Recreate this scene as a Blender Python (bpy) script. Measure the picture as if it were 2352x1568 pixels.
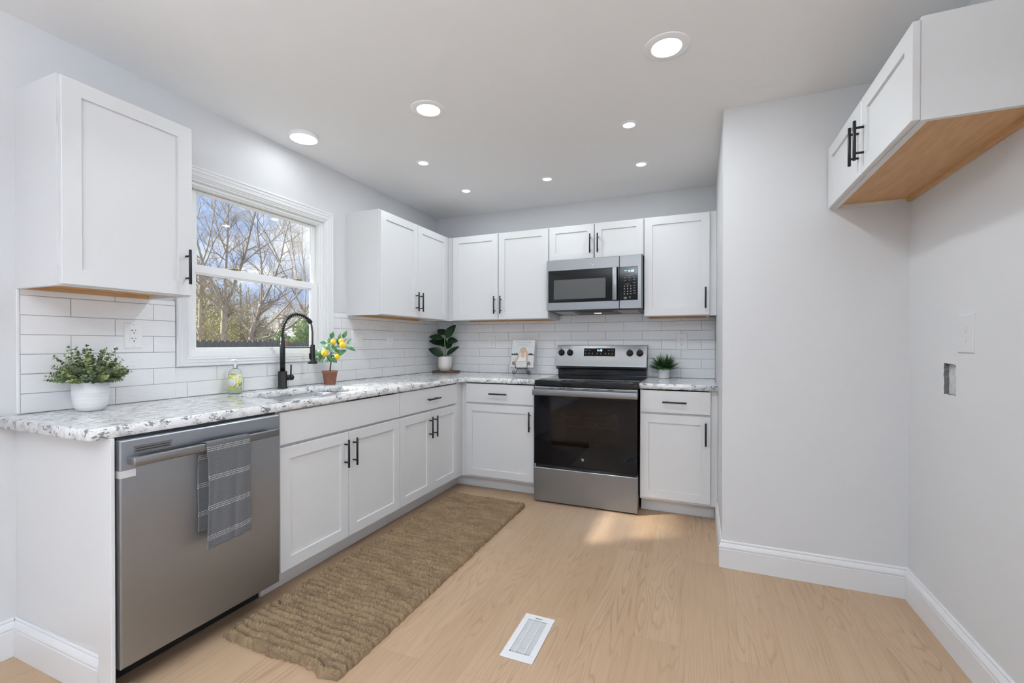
import bpy, bmesh, math, random
import numpy as np
from mathutils import Vector, Matrix, Euler, noise as mnoise
from mathutils.geometry import tessellate_polygon

PI = math.pi
random.seed(11)
scene = bpy.context.scene
for o in list(bpy.data.objects):
    bpy.data.objects.remove(o, do_unlink=True)
COL = scene.collection

# ------------------------------------------------------------------ camera
cam_d = bpy.data.cameras.new('camera')
cam = bpy.data.objects.new('camera', cam_d)
COL.objects.link(cam)
cam_d.sensor_fit = 'HORIZONTAL'
cam_d.sensor_width = 36.0
cam_d.lens = 1026.5 / 2352 * 36.0
cam_d.shift_x = -7.9 / 2352
cam_d.shift_y = 12.5 / 2352
cam_d.clip_start = 0.02
cam_d.clip_end = 300
cam.location = (2.42, -3.85, 1.187)
_yaw, _pitch, _roll = 0.3903, -0.0064, 0.0008
cam.rotation_euler = (Matrix.Rotation(_yaw, 3, 'Z') @ Matrix.Rotation(PI / 2 + _pitch, 3, 'X')
                      @ Matrix.Rotation(_roll, 3, 'Z')).to_euler()
scene.camera = cam

# ------------------------------------------------------------------ view and light
vs = scene.view_settings
vs.view_transform = 'Standard'
vs.look = 'None'
vs.gamma = 1.0
vs.use_curve_mapping = False
vs.exposure = 0.07

CAN_W = 7.0        # watts of one large recessed light
SPOT_W = 1.9       # watts of one small recessed light
DISC_W = 0.75       # watts of the disc over the sink
REAR_W = 1.0       # added fill lamp in each rear opening, behind the camera
UP_W = 114.0        # added fill lamp behind the camera, aimed at the ceiling
SIDE_W = 22.0      # added fill lamp at the right wall, unseen behind the camera
SUN_E = 11.0

world = bpy.data.worlds.new('sky')
scene.world = world
world.use_nodes = True
wn, wl = world.node_tree.nodes, world.node_tree.links
wn.clear()
w_out = wn.new('ShaderNodeOutputWorld')
w_bg = wn.new('ShaderNodeBackground')
w_bg.inputs['Strength'].default_value = 1.25
w_tc = wn.new('ShaderNodeTexCoord')
w_map = wn.new('ShaderNodeMapping')
w_map.inputs['Scale'].default_value = (1.0, 1.0, 2.2)
w_no = wn.new('ShaderNodeTexNoise')
w_no.inputs['Scale'].default_value = 5.5
w_no.inputs['Detail'].default_value = 6
w_no.inputs['Roughness'].default_value = 0.55
w_rmp = wn.new('ShaderNodeValToRGB')
w_rmp.color_ramp.elements[0].position = 0.50
w_rmp.color_ramp.elements[0].color = (0.42, 0.57, 0.90, 1)
w_rmp.color_ramp.elements[1].position = 0.68
w_rmp.color_ramp.elements[1].color = (0.93, 0.94, 1.0, 1)
wl.new(w_tc.outputs['Generated'], w_map.inputs['Vector'])
wl.new(w_map.outputs['Vector'], w_no.inputs['Vector'])
wl.new(w_no.outputs['Fac'], w_rmp.inputs['Fac'])
wl.new(w_rmp.outputs['Color'], w_bg.inputs['Color'])
wl.new(w_bg.outputs['Background'], w_out.inputs['Surface'])

sun_d = bpy.data.lights.new('sun', 'SUN')
sun_d.energy = SUN_E
sun_d.angle = math.radians(2.4)
sun_d.color = (1.0, 0.97, 0.93)
sun = bpy.data.objects.new('sun', sun_d)
COL.objects.link(sun)
sun.rotation_euler = Vector((1.0, 0.58, -0.785)).to_track_quat('-Z', 'Y').to_euler()
sun.location = (-6, -6, 6)

# added fill lamps in the two openings of the rear wall, behind the camera
for _x in (0.95, 2.5):
    _d = bpy.data.lights.new('rear_fill_lamp', 'AREA')
    _d.shape = 'RECTANGLE'
    _d.size, _d.size_y = 1.2, 1.5
    _d.energy = REAR_W
    _d.color = (0.90, 0.95, 1.0)
    _o = bpy.data.objects.new('rear_fill_lamp', _d)
    COL.objects.link(_o)
    _o.location = (_x, -7.0, 1.35)
    _o.rotation_euler = (PI / 2, 0, 0)

_d = bpy.data.lights.new('side_fill_lamp', 'AREA')  # added fill lamp beside the right wall, out of view
_d.shape = 'RECTANGLE'
_d.size, _d.size_y = 1.3, 1.9
_d.energy = SIDE_W
_d.color = (0.94, 0.97, 1.0)
_o = bpy.data.objects.new('side_fill_lamp', _d)
COL.objects.link(_o)
_o.location = (3.32, -4.75, 1.02)
_o.rotation_euler = (PI / 2, 0, PI / 2)

# light thrown up at the ceiling by an added, unseen lamp behind the camera
_d = bpy.data.lights.new('ceiling_fill_lamp', 'AREA')
_d.shape = 'DISK'
_d.size = 1.0
_d.energy = UP_W
_d.color = (0.81, 0.91, 1.0)
_o = bpy.data.objects.new('ceiling_fill_lamp', _d)
COL.objects.link(_o)
_o.location = (1.8, -4.7, 2.0)
_o.rotation_euler = (PI, 0, 0)

# ------------------------------------------------------------------ helpers
def tag(o, label=None, cat=None, group=None, kind=None):
    if label: o['label'] = label
    if cat: o['category'] = cat
    if group: o['group'] = group
    if kind: o['kind'] = kind
    return o

def thing(name, label, cat, loc=(0, 0, 0), rz=0.0, group=None):
    o = bpy.data.objects.new(name, None)
    COL.objects.link(o)
    o.empty_display_size = 0.05
    o.location = loc
    o.rotation_euler = (0, 0, rz)
    return tag(o, label, cat, group)

def copy_tree(o, parent=None):
    c = o.copy()
    COL.objects.link(c)
    c.parent = parent
    for ch in list(o.children):
        copy_tree(ch, c)
    return c

class MB:
    """collects shapes and links them as one mesh object"""
    def __init__(self):
        self.v, self.f, self.m, self.s = [], [], [], []
        self.cm, self.sm = 0, False
        self.M = None
    def add(self, verts, faces, smooth=None):
        b = len(self.v)
        if self.M is not None:
            verts = [self.M @ Vector(p) for p in verts]
        self.v.extend([tuple(p) for p in verts])
        s = self.sm if smooth is None else smooth
        for f in faces:
            self.f.append([b + i for i in f])
            self.m.append(self.cm)
            self.s.append(s)
    def box(self, x0, y0, z0, x1, y1, z1, bev=0.0, seg=1):
        if x0 > x1: x0, x1 = x1, x0
        if y0 > y1: y0, y1 = y1, y0
        if z0 > z1: z0, z1 = z1, z0
        if bev <= 0:
            self.add([(x0, y0, z0), (x1, y0, z0), (x1, y1, z0), (x0, y1, z0),
                      (x0, y0, z1), (x1, y0, z1), (x1, y1, z1), (x0, y1, z1)],
                     [(0, 3, 2, 1), (4, 5, 6, 7), (0, 1, 5, 4), (1, 2, 6, 5), (2, 3, 7, 6), (3, 0, 4, 7)], False)
            return
        bm = bmesh.new()
        r = bmesh.ops.create_cube(bm, size=1)
        for q in r['verts']:
            q.co = Vector((x0 + (q.co.x + .5) * (x1 - x0), y0 + (q.co.y + .5) * (y1 - y0), z0 + (q.co.z + .5) * (z1 - z0)))
        bmesh.ops.bevel(bm, geom=list(bm.edges), offset=bev, segments=seg, profile=0.5, affect='EDGES')
        bm.verts.index_update()
        self.add([q.co.copy() for q in bm.verts], [[q.index for q in f.verts] for f in bm.faces], seg > 1)
        bm.free()
    def loops(self, ls, cap0=True, cap1=True, smooth=False):
        """rectangular loops (x0,z0,x1,z1,y), joined in turn"""
        vs_, fs = [], []
        for (x0, z0, x1, z1, y) in ls:
            vs_ += [(x0, y, z0), (x1, y, z0), (x1, y, z1), (x0, y, z1)]
        n = len(ls)
        for i in range(n - 1):
            a, b = i * 4, i * 4 + 4
            for k in range(4):
                k2 = (k + 1) % 4
                fs.append((a + k, a + k2, b + k2, b + k))
        if cap0: fs.append((3, 2, 1, 0))
        if cap1:
            b = (n - 1) * 4
            fs.append((b, b + 1, b + 2, b + 3))
        self.add(vs_, fs, smooth)
    def rings(self, rs, cap0=True, cap1=True, smooth=True, close=False):
        n = len(rs[0])
        vs_, fs = [], []
        for r in rs: vs_ += list(r)
        m = len(rs)
        for i in range(m - 1 + (1 if close else 0)):
            a, b = i * n, ((i + 1) % m) * n
            for k in range(n):
                k2 = (k + 1) % n
                fs.append((a + k, a + k2, b + k2, b + k))
        if cap0 and not close: fs.append(tuple(reversed(range(n))))
        if cap1 and not close: fs.append(tuple((m - 1) * n + k for k in range(n)))
        self.add(vs_, fs, smooth)
    def tube(self, pts, r, n=8, cap=True, smooth=True, close=False):
        pts = [Vector(p) for p in pts]
        m = len(pts)
        rr = r if isinstance(r, (list, tuple)) else [r] * m
        prev = None
        rs = []
        for i, p in enumerate(pts):
            if close:
                t = pts[(i + 1) % m] - pts[i - 1]
            else:
                t = pts[min(i + 1, m - 1)] - pts[max(i - 1, 0)]
            if t.length < 1e-9: t = Vector((0, 0, 1))
            t.normalize()
            if prev is None:
                a = Vector((0, 0, 1)) if abs(t.z) < 0.9 else Vector((1, 0, 0))
                u = t.cross(a).normalized()
            else:
                u = prev - t * prev.dot(t)
                u = u.normalized() if u.length > 1e-6 else t.orthogonal().normalized()
            prev = u
            w = t.cross(u)
            rs.append([p + (u * math.cos(2 * PI * k / n) + w * math.sin(2 * PI * k / n)) * rr[i] for k in range(n)])
        self.rings(rs, cap, cap, smooth, close)
    def cyl(self, p0, p1, r, n=16, r1=None, bev=0.0):
        p0, p1 = Vector(p0), Vector(p1)
        r1 = r if r1 is None else r1
        t = (p1 - p0)
        L = t.length
        t.normalize()
        if bev > 0:
            prof = [(r - bev, 0), (r, bev), (r1, L - bev), (r1 - bev, L)]
        else:
            prof = [(r, 0), (r1, L)]
        u = t.orthogonal().normalized()
        w = t.cross(u)
        rs = [[p0 + t * h + (u * math.cos(2 * PI * k / n) + w * math.sin(2 * PI * k / n)) * q for k in range(n)] for q, h in prof]
        base = len(self.f)
        self.rings(rs, True, True, True)
        self.s[-1] = False
        self.s[-2] = False
    def lathe(self, prof, c=(0, 0, 0), n=32, cap0=True, cap1=True, sx=1.0, sy=1.0, smooth=True):
        rs = [[(c[0] + r * sx * math.cos(2 * PI * k / n), c[1] + r * sy * math.sin(2 * PI * k / n), c[2] + z) for k in range(n)] for r, z in prof]
        self.rings(rs, cap0, cap1, smooth)
    def prism(self, poly, a, b, axis='x', smooth=False):
        """extrude a closed polygon along an axis; polygon in the other two axes"""
        n = len(poly)
        def mk(q, t):
            if axis == 'x': return (t, q[0], q[1])
            if axis == 'y': return (q[0], t, q[1])
            return (q[0], q[1], t)
        vs_ = [mk(q, a) for q in poly] + [mk(q, b) for q in poly]
        fs = [(i, (i + 1) % n, n + (i + 1) % n, n + i) for i in range(n)]
        fs += [tuple(reversed(range(n))), tuple(range(n, 2 * n))]
        self.add(vs_, fs, smooth)
    def sweep(self, path, prof):
        """path: list of (x,y) with the room on its left; profile: (offset, z)"""
        P = [Vector((p[0], p[1])) for p in path]
        n = len(P)
        nr = []
        for i in range(n - 1):
            d = (P[i + 1] - P[i]).normalized()
            nr.append(Vector((-d.y, d.x)))
        rs = []
        for i in range(n):
            if i == 0: m = nr[0]
            elif i == n - 1: m = nr[-1]
            else:
                m = (nr[i - 1] + nr[i])
                m = m / (m.dot(nr[i]))
            rs.append([(P[i].x + m.x * o, P[i].y + m.y * o, z) for o, z in prof])
        self.rings(rs, True, True, False)
    def slab(self, outer, holes, z0, z1, ch=0.003):
        def inset(poly, c):
            n = len(poly); out = []
            for i in range(n):
                a, b, d = Vector(poly[i - 1]), Vector(poly[i]), Vector(poly[(i + 1) % n])
                e1, e2 = (b - a).normalized(), (d - b).normalized()
                n1, n2 = Vector((-e1.y, e1.x)), Vector((-e2.y, e2.x))
                m = n1 + n2
                if m.length < 1e-6: m = n1
                m = m / max(m.dot(n1), 0.2)
                out.append((b.x + m.x * c, b.y + m.y * c))
            return out
        polys = [outer] + holes
        ins = [inset(p, ch) for p in polys]
        flat = [Vector((p[0], p[1], 0)) for q in ins for p in q]
        tris = tessellate_polygon([[Vector((p[0], p[1], 0)) for p in q] for q in ins])
        for z, flip in ((z1, False), (z0, True)):
            self.add([(p.x, p.y, z) for p in flat], [tuple(reversed(t)) if flip else tuple(t) for t in tris], False)
        for p, q in zip(polys, ins):
            n = len(p)
            rs = [[(a, b, z0) for a, b in q], [(a, b, z0 + ch) for a, b in p], [(a, b, z1 - ch) for a, b in p], [(a, b, z1) for a, b in q]]
            self.rings(rs, False, False, True)
    def leaf(self, base, d, up, L, W, bend=0.3, fold=0.25, n=5, tip=1.0):
        base, d, up = Vector(base), Vector(d).normalized(), Vector(up)
        side = d.cross(up)
        side = side.normalized() if side.length > 1e-5 else d.orthogonal().normalized()
        nrm = side.cross(d).normalized()
        vs_, fs = [], []
        for i in range(n + 1):
            t = i / n
            w = W * 0.5 * (math.sin(PI * min(1, t ** 0.8 * tip * 0.98 + 0.02))) ** 0.8
            c = base + d * (L * t) - nrm * (bend * L * t * t)
            vs_ += [c + side * w + nrm * (fold * w), c, c - side * w + nrm * (fold * w)]
        for i in range(n):
            a = i * 3
            fs += [(a, a + 1, a + 4, a + 3), (a + 1, a + 2, a + 5, a + 4)]
        self.add(vs_, fs, True)
    def build(self, name, mats, parent=None, recalc=True, uv=None):
        me = bpy.data.meshes.new(name)
        me.from_pydata(self.v, [], self.f)
        if not isinstance(mats, (list, tuple)): mats = [mats]
        for m in mats: me.materials.append(m)
        if len(mats) > 1: me.polygons.foreach_set('material_index', self.m)
        me.polygons.foreach_set('use_smooth', self.s)
        if recalc:
            bm = bmesh.new(); bm.from_mesh(me)
            bmesh.ops.recalc_face_normals(bm, faces=bm.faces)
            bm.to_mesh(me); bm.free()
        me.update()
        o = bpy.data.objects.new(name, me)
        COL.objects.link(o)
        if parent is not None: o.parent = parent
        return o

def structure(name, mb, m, parent=None):
    o = mb.build(name, m, parent)
    o['kind'] = 'structure'
    return o

def rrect(x0, y0, x1, y1, r, n=6):
    """rounded rectangle, counter-clockwise"""
    out = []
    for cx, cy, a in ((x1 - r, y0 + r, -PI / 2), (x1 - r, y1 - r, 0), (x0 + r, y1 - r, PI / 2), (x0 + r, y0 + r, PI)):
        for k in range(n + 1):
            t = a + (PI / 2) * k / n
            out.append((cx + r * math.cos(t), cy + r * math.sin(t)))
    return out

def text_geo(s, size, align='CENTER'):
    cu = bpy.data.curves.new('lettering', 'FONT')
    cu.body = s; cu.size = size; cu.align_x = align; cu.align_y = 'CENTER'; cu.resolution_u = 3
    ob = bpy.data.objects.new('lettering', cu)
    COL.objects.link(ob)
    dg = bpy.context.evaluated_depsgraph_get()
    me = bpy.data.meshes.new_from_object(ob.evaluated_get(dg))
    V = [tuple(v.co) for v in me.vertices]
    F = [tuple(p.vertices) for p in me.polygons]
    bpy.data.objects.remove(ob, do_unlink=True)
    bpy.data.curves.remove(cu)
    bpy.data.meshes.remove(me)
    return V, F

def put_text(mb, s, size, x, z, y, align='CENTER'):
    """flat lettering in the xz plane facing -y"""
    V, F = text_geo(s, size, align)
    mb.add([(x + a, y, z + b) for a, b, c in V], F, False)
# ------------------------------------------------------------------ materials
class NT:
    def __init__(self, name):
        self.mat = bpy.data.materials.new(name)
        self.mat.use_nodes = True
        self.n, self.l = self.mat.node_tree.nodes, self.mat.node_tree.links
        self.n.clear()
        self.out = self.n.new('ShaderNodeOutputMaterial')
        self.p = self.n.new('ShaderNodeBsdfPrincipled')
        self.l.new(self.p.outputs[0], self.out.inputs[0])
    def put(self, sock, val):
        if isinstance(val, bpy.types.NodeSocket): self.l.new(val, sock)
        elif isinstance(val, (tuple, list)) and len(val) == 3 and sock.type == 'RGBA': sock.default_value = (*val, 1)
        else: sock.default_value = val
    def node(self, t, ins=None, **props):
        n = self.n.new('ShaderNode' + t)
        for k, v in props.items(): setattr(n, k, v)
        for k, v in (ins or {}).items(): self.put(n.inputs[k], v)
        return n
    def set(self, **kw):
        names = dict(color='Base Color', rough='Roughness', metal='Metallic', normal='Normal', spec='Specular IOR Level',
                     trans='Transmission Weight', ior='IOR', coat='Coat Weight', coatr='Coat Roughness', sheen='Sheen Weight',
                     emit='Emission Color', estr='Emission Strength', aniso='Anisotropic', sss='Subsurface Weight', alpha='Alpha')
        for k, v in kw.items(): self.put(self.p.inputs[names[k]], v)
        return self
    def coord(self, kind='Object', scale=(1, 1, 1), rot=(0, 0, 0), loc=(0, 0, 0)):
        tc = self.node('TexCoord')
        mp = self.node('Mapping', {'Vector': tc.outputs[kind], 'Scale': scale, 'Rotation': rot, 'Location': loc})
        return mp.outputs[0]
    def noise(self, vec, scale, detail=3, rough=0.5, dist=0.0, w=None):
        n = self.node('TexNoise', {'Scale': scale, 'Detail': detail, 'Roughness': rough, 'Distortion': dist})
        if vec is not None: self.l.new(vec, n.inputs['Vector'])
        if w is not None:
            n.noise_dimensions = '4D'
            self.put(n.inputs['W'], w)
        return n.outputs['Fac']
    def ramp(self, fac, stops, interp='LINEAR'):
        r = self.node('ValToRGB')
        r.color_ramp.interpolation = interp
        el = r.color_ramp.elements
        while len(el) < len(stops): el.new(0.5)
        for e, (p, c) in zip(el, stops):
            e.position = p
            e.color = (*c, 1) if len(c) == 3 else c
        self.l.new(fac, r.inputs[0])
        return r.outputs['Color']
    def math(self, op, a, b=0.0, c=0.0):
        n = self.node('Math', operation=op)
        self.put(n.inputs[0], a); self.put(n.inputs[1], b)
        if op in ('MULTIPLY_ADD', 'COMPARE', 'WRAP', 'SMOOTH_MIN'): self.put(n.inputs[2], c)
        return n.outputs[0]
    def mix(self, fac, a, b, blend='MIX'):
        n = self.node('MixRGB', blend_type=blend)
        self.put(n.inputs[0], fac); self.put(n.inputs[1], a); self.put(n.inputs[2], b)
        return n.outputs[0]
    def bump(self, h, strength=0.3, dist=0.01):
        return self.node('Bump', {'Height': h, 'Strength': strength, 'Distance': dist}).outputs[0]

def simple(name, color, rough=0.5, metal=0.0, **kw):
    return NT(name).set(color=color, rough=rough, metal=metal, **kw).mat

def painted(name, color, rough, bump=0.05, scale=180):
    t = NT(name)
    v = t.coord()
    n = t.noise(v, scale, 2)
    big = t.noise(v, 1.3, 2)
    c = t.mix(big, tuple(q * 0.985 for q in color), tuple(min(1, q * 1.01) for q in color))
    t.set(color=c, rough=rough, normal=t.bump(n, bump, 0.002))
    return t.mat

M = {}
M['wall'] = painted('wall_paint', (0.67, 0.67, 0.675), 0.55)
M['ceil'] = painted('ceiling_paint', (0.88, 0.88, 0.885), 0.7)
M['trim'] = painted('white_trim_paint', (0.76, 0.76, 0.765), 0.35, 0.02)
M['cab'] = painted('white_cabinet_paint', (0.70, 0.698, 0.698), 0.32, 0.015, 300)
M['vinyl'] = simple('white_vinyl', (0.86, 0.86, 0.86), 0.3)
M['lamp_trim'] = simple('white_lamp_trim', (0.90, 0.90, 0.90), 0.4)
M['plastic'] = simple('white_plastic', (0.82, 0.82, 0.82), 0.3)
M['slot'] = simple('dark_slot', (0.02, 0.02, 0.02), 0.6)
M['black_metal'] = simple('matte_black_metal', (0.012, 0.012, 0.013), 0.38, 0.3)
M['black_plastic'] = simple('black_plastic', (0.015, 0.015, 0.016), 0.35)
M['black_enamel'] = simple('black_enamel', (0.01, 0.01, 0.011), 0.12)
M['dark_void'] = simple('dark_void', (0.008, 0.008, 0.008), 0.9)
M['chrome'] = simple('chrome', (0.75, 0.75, 0.76), 0.08, 1.0)

def steel(name, col, rough, aniso=0.75):
    t = NT(name)
    v = t.coord('Object', (2.0, 2.0, 700))
    n = t.noise(v, 1.0, 2)
    c = t.mix(n, tuple(q * 0.97 for q in col), tuple(min(1, q * 1.03) for q in col))
    tg = t.node('Tangent', direction_type='RADIAL', axis='Z')
    t.set(color=c, metal=1.0, rough=rough, aniso=aniso)
    t.l.new(tg.outputs[0], t.p.inputs['Tangent'])
    return t.mat
M['steel'] = steel('brushed_steel', (0.29, 0.292, 0.298), 0.36)
M['steel_cool'] = steel('brushed_cool_steel', (0.37, 0.395, 0.43), 0.46, 0.8)
M['steel_sink'] = steel('sink_steel', (0.56, 0.58, 0.61), 0.25, 0.5)

# thin clear glass: clear through, mirror at grazing angles
def pane(name, tint, k=1.0):
    t = NT(name)
    tr = t.node('BsdfTransparent', {'Color': (*tint, 1)})
    gl = t.node('BsdfGlossy', {'Color': (1, 1, 1, 1), 'Roughness': 0.02})
    fr = t.node('Fresnel', {'IOR': 1.45})
    f = t.math('MULTIPLY', fr.outputs[0], k)
    mx = t.node('MixShader', {0: f, 1: tr.outputs[0], 2: gl.outputs[0]})
    t.l.new(mx.outputs[0], t.out.inputs[0])
    return t.mat
M['pane'] = pane('window_glass', (0.97, 0.98, 0.97), 0.35)
M['oven_pane'] = pane('tinted_oven_glass', (0.30, 0.30, 0.31), 0.9)
M['mw_pane'] = pane('tinted_microwave_glass', (0.40, 0.40, 0.41), 0.6)
M['black_glass'] = simple('black_glass', (0.006, 0.006, 0.007), 0.04, 0.0, spec=0.28)
M['cook_glass'] = simple('black_ceramic_glass', (0.008, 0.008, 0.009), 0.06, 0.0, spec=0.35)

# backsplash: glazed white tile with a hand-made waviness, grey grout behind it
t = NT('glazed_white_tile')
v = t.coord()
w1 = t.noise(v, 9, 2, 0.5, 0.6)
w2 = t.noise(t.coord('Object', (1, 1, 2.2)), 26, 1)
h = t.math('MULTIPLY_ADD', w2, 0.35, w1)
t.set(color=(0.82, 0.82, 0.825), rough=0.10, spec=0.55, normal=t.bump(h, 0.55, 0.012))
M['tile'] = t.mat
M['grout'] = simple('grey_grout', (0.36, 0.36, 0.36), 0.9)

# granite: white ground, grey clouds, dark flecks drawn out along the slab
def granite(name, sc):
    t = NT(name)
    v = t.coord('Object', sc)
    cloud = t.noise(v, 34, 4, 0.62, 0.3)
    base = t.ramp(cloud, [(0.33, (0.47, 0.47, 0.48)), (0.43, (0.68, 0.68, 0.68)), (0.53, (0.83, 0.83, 0.825))])
    fl = t.noise(v, 150, 2, 0.6, 0.5)
    msk = t.noise(v, 38, 2, 0.5)
    fm = t.math('MULTIPLY_ADD', msk, 0.7, t.math('MULTIPLY', fl, 0.6))
    dark = t.ramp(fm, [(0.715, (0, 0, 0)), (0.765, (1, 1, 1))])
    f2 = t.noise(v, 260, 2, 0.5)
    spk = t.ramp(f2, [(0.62, (0, 0, 0)), (0.68, (1, 1, 1))])
    c = t.mix(t.math('MULTIPLY', dark, 0.85), base, (0.09, 0.09, 0.095))
    c = t.mix(t.math('MULTIPLY', spk, 0.40), c, (0.22, 0.22, 0.22))
    t.set(color=c, rough=0.09, spec=0.5)
    return t.mat
M['granite'] = granite('speckled_granite', (1.0, 0.60, 1.0))
M['granite2'] = granite('speckled_granite_short', (0.75, 1.0, 1.0))

# vinyl plank floor: planks run along y, contour-line grain
t = NT('oak_plank_floor')
v = t.coord('Object', (1, 1, 1), (0, 0, PI / 2))
br = t.node('TexBrick', {'Vector': v, 'Color1': (0, 0, 0, 1), 'Color2': (1, 1, 1, 1), 'Mortar': (0.5, 0.5, 0.5, 1), 'Scale': 1.0,
                         'Mortar Size': 0.0007, 'Mortar Smooth': 0.3, 'Bias': 0.0, 'Brick Width': 1.22, 'Row Height': 0.181})
br.offset = 0.37
br.offset_frequency = 2
rnd = br.outputs['Color']
seam = br.outputs['Fac']
rv = t.math('MULTIPLY', rnd, 37.0)
vg = t.coord('Object', (8.0, 0.75, 1))
field = t.noise(vg, 1.0, 2, 0.45, 0.25, w=rv)
rings = t.math('FRACT', t.math('MULTIPLY', field, 26.0))
line = t.ramp(rings, [(0.0, (1, 1, 1)), (0.10, (0.35, 0.35, 0.35)), (0.30, (0, 0, 0)), (0.85, (0.1, 0.1, 0.1)), (1.0, (0.9, 0.9, 0.9))])
lmask = t.ramp(t.noise(t.coord('Object', (3.2, 0.8, 1)), 1.0, 2, 0.5, 0.0, w=rv), [(0.40, (0.05, 0.05, 0.05)), (0.66, (1, 1, 1))])
fine = t.noise(t.coord('Object', (150, 3.0, 1)), 1.0, 3, 0.6, 0.2)
cloud = t.noise(t.coord('Object', (4.0, 0.7, 1)), 1.0, 3, 0.5, 0.0, w=rv)
c0 = t.mix(rnd, (0.435, 0.301, 0.192), (0.490, 0.346, 0.228))
c1 = t.mix(t.ramp(cloud, [(0.35, (0, 0, 0)), (0.7, (1, 1, 1))]), c0, t.mix(0.5, c0, (0.40, 0.255, 0.15)))
c2 = t.mix(t.math('MULTIPLY', t.math('MULTIPLY', line, lmask), 0.68), c1, (0.27, 0.155, 0.085))
c3 = t.mix(t.math('MULTIPLY', t.ramp(fine, [(0.42, (0, 0, 0)), (0.75, (1, 1, 1))]), 0.40), c2, (0.33, 0.20, 0.12))
c4 = t.mix(t.math('MULTIPLY', seam, 0.38), c3, (0.20, 0.12, 0.07))
hh = t.math('MULTIPLY_ADD', seam, -1.0, t.math('MULTIPLY', fine, 0.25))
t.set(color=c4, rough=0.42, spec=0.35, normal=t.bump(hh, 0.12, 0.002))
M['floor'] = t.mat

# veneer under the cabinets
t = NT('birch_veneer')
v = t.coord('Object', (4, 30, 30))
n = t.noise(v, 1.5, 4, 0.6, 0.8)
t.set(color=t.ramp(n, [(0.3, (0.50, 0.285, 0.125)), (0.7, (0.62, 0.375, 0.185))]), rough=0.5)
M['veneer'] = t.mat

# jute
t = NT('braided_jute')
v = t.coord()
a = t.noise(t.coord('Object', (6, 16, 1)), 1.0, 4, 0.7)
b = t.noise(t.coord('Object', (1, 0.5, 1)), 330, 3, 0.75, 0.8)
c = t.mix(t.ramp(a, [(0.36, (0, 0, 0)), (0.64, (1, 1, 1))]), (0.138, 0.088, 0.050), (0.285, 0.194, 0.112))
c = t.mix(t.ramp(b, [(0.35, (0, 0, 0)), (0.7, (1, 1, 1))]), t.mix(0.35, c, (0.12, 0.07, 0.035)), t.mix(0.35, c, (0.62, 0.48, 0.31)))
t.set(color=c, rough=0.95, spec=0.1, normal=t.bump(b, 0.6, 0.004))
M['jute'] = t.mat

# towel: dark grey weave, groups of white dashed rows (uv: u across, v along, metres)
t = NT('grey_towel_weave')
uvn = t.node('UVMap')
sep = t.node('SeparateXYZ', {0: uvn.outputs[0]})
U_, V_ = sep.outputs[0], sep.outputs[1]
md = t.math('MODULO', V_, 0.108)
mpj = t.node('Mapping', {'Vector': uvn.outputs[0], 'Scale': (260, 260, 1)})
jit = t.noise(mpj.outputs[0], 1.0, 2, 0.6)
rows = None
for k, q in enumerate((0.020, 0.027, 0.034)):
    d = t.math('LESS_THAN', t.math('ABSOLUTE', t.math('SUBTRACT', md, q)), 0.0012)
    ph = t.math('MULTIPLY_ADD', U_, 1150.0, k * 2.0)
    dash = t.math('GREATER_THAN', t.math('ADD', t.math('SINE', ph), t.math('MULTIPLY', t.math('SUBTRACT', jit, 0.5), 3.0)), -0.1)
    r_ = t.math('MULTIPLY', d, dash)
    rows = r_ if rows is None else t.math('MAXIMUM', rows, r_)
mp = t.node('Mapping', {'Vector': uvn.outputs[0], 'Scale': (520, 620, 1)})
wv = t.noise(mp.outputs[0], 1.0, 2, 0.7)
base = t.ramp(wv, [(0.3, (0.04, 0.041, 0.045)), (0.52, (0.115, 0.117, 0.122)), (0.75, (0.32, 0.32, 0.325))])
c = t.mix(rows, base, (0.62, 0.62, 0.62))
t.set(color=c, rough=0.95, spec=0.1, sheen=0.2, normal=t.bump(t.math('MULTIPLY_ADD', rows, 0.8, wv), 0.5, 0.0015))
M['towel'] = t.mat

# plants and pots
def leafmat(name, a, b, rough=0.45, scale=14, spec=0.4):
    t = NT(name)
    oi = t.node('ObjectInfo')
    n = t.noise(t.coord(), scale, 2)
    f = t.math('MULTIPLY_ADD', oi.outputs['Random'], 0.35, t.math('SUBTRACT', n, 0.17))
    t.set(color=t.ramp(f, [(0.3, a), (0.7, b)]), rough=rough, spec=spec)
    return t.mat
M['euca'] = leafmat('eucalyptus_leaf', (0.022, 0.046, 0.024), (0.16, 0.21, 0.095), 0.6, 34)
M['euca_light'] = leafmat('eucalyptus_light_leaf', (0.14, 0.18, 0.06), (0.34, 0.38, 0.16), 0.6, 34)
M['rubber'] = leafmat('rubber_leaf', (0.006, 0.020, 0.010), (0.020, 0.062, 0.024), 0.28, 10, 0.5)
M['lemonleaf'] = leafmat('lemon_leaf', (0.045, 0.16, 0.055), (0.17, 0.36, 0.17), 0.4, 25)
M['fern'] = leafmat('fern_leaf', (0.035, 0.125, 0.036), (0.15, 0.33, 0.10), 0.5, 30)
M['stem_green'] = simple('green_stem', (0.19, 0.30, 0.07), 0.5)
M['stem_brown'] = simple('brown_stem', (0.075, 0.050, 0.035), 0.8)
M['soil'] = simple('dark_potting_soil', (0.02, 0.016, 0.012), 1.0)
t = NT('lemon_skin')
n = t.noise(t.coord(), 160, 2)
t.set(color=(0.86, 0.55, 0.025), rough=0.4, normal=t.bump(n, 0.25, 0.002))
M['lemon'] = t.mat
t = NT('terracotta')
n = t.noise(t.coord(), 22, 4)
t.set(color=t.ramp(n, [(0.3, (0.26, 0.105, 0.062)), (0.7, (0.34, 0.15, 0.092))]), rough=0.75)
M['terracotta'] = t.mat
t = NT('ribbed_white_ceramic')
n = t.noise(t.coord('Object', (3, 3, 110)), 1.0, 3, 0.6, 0.4)
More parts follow.
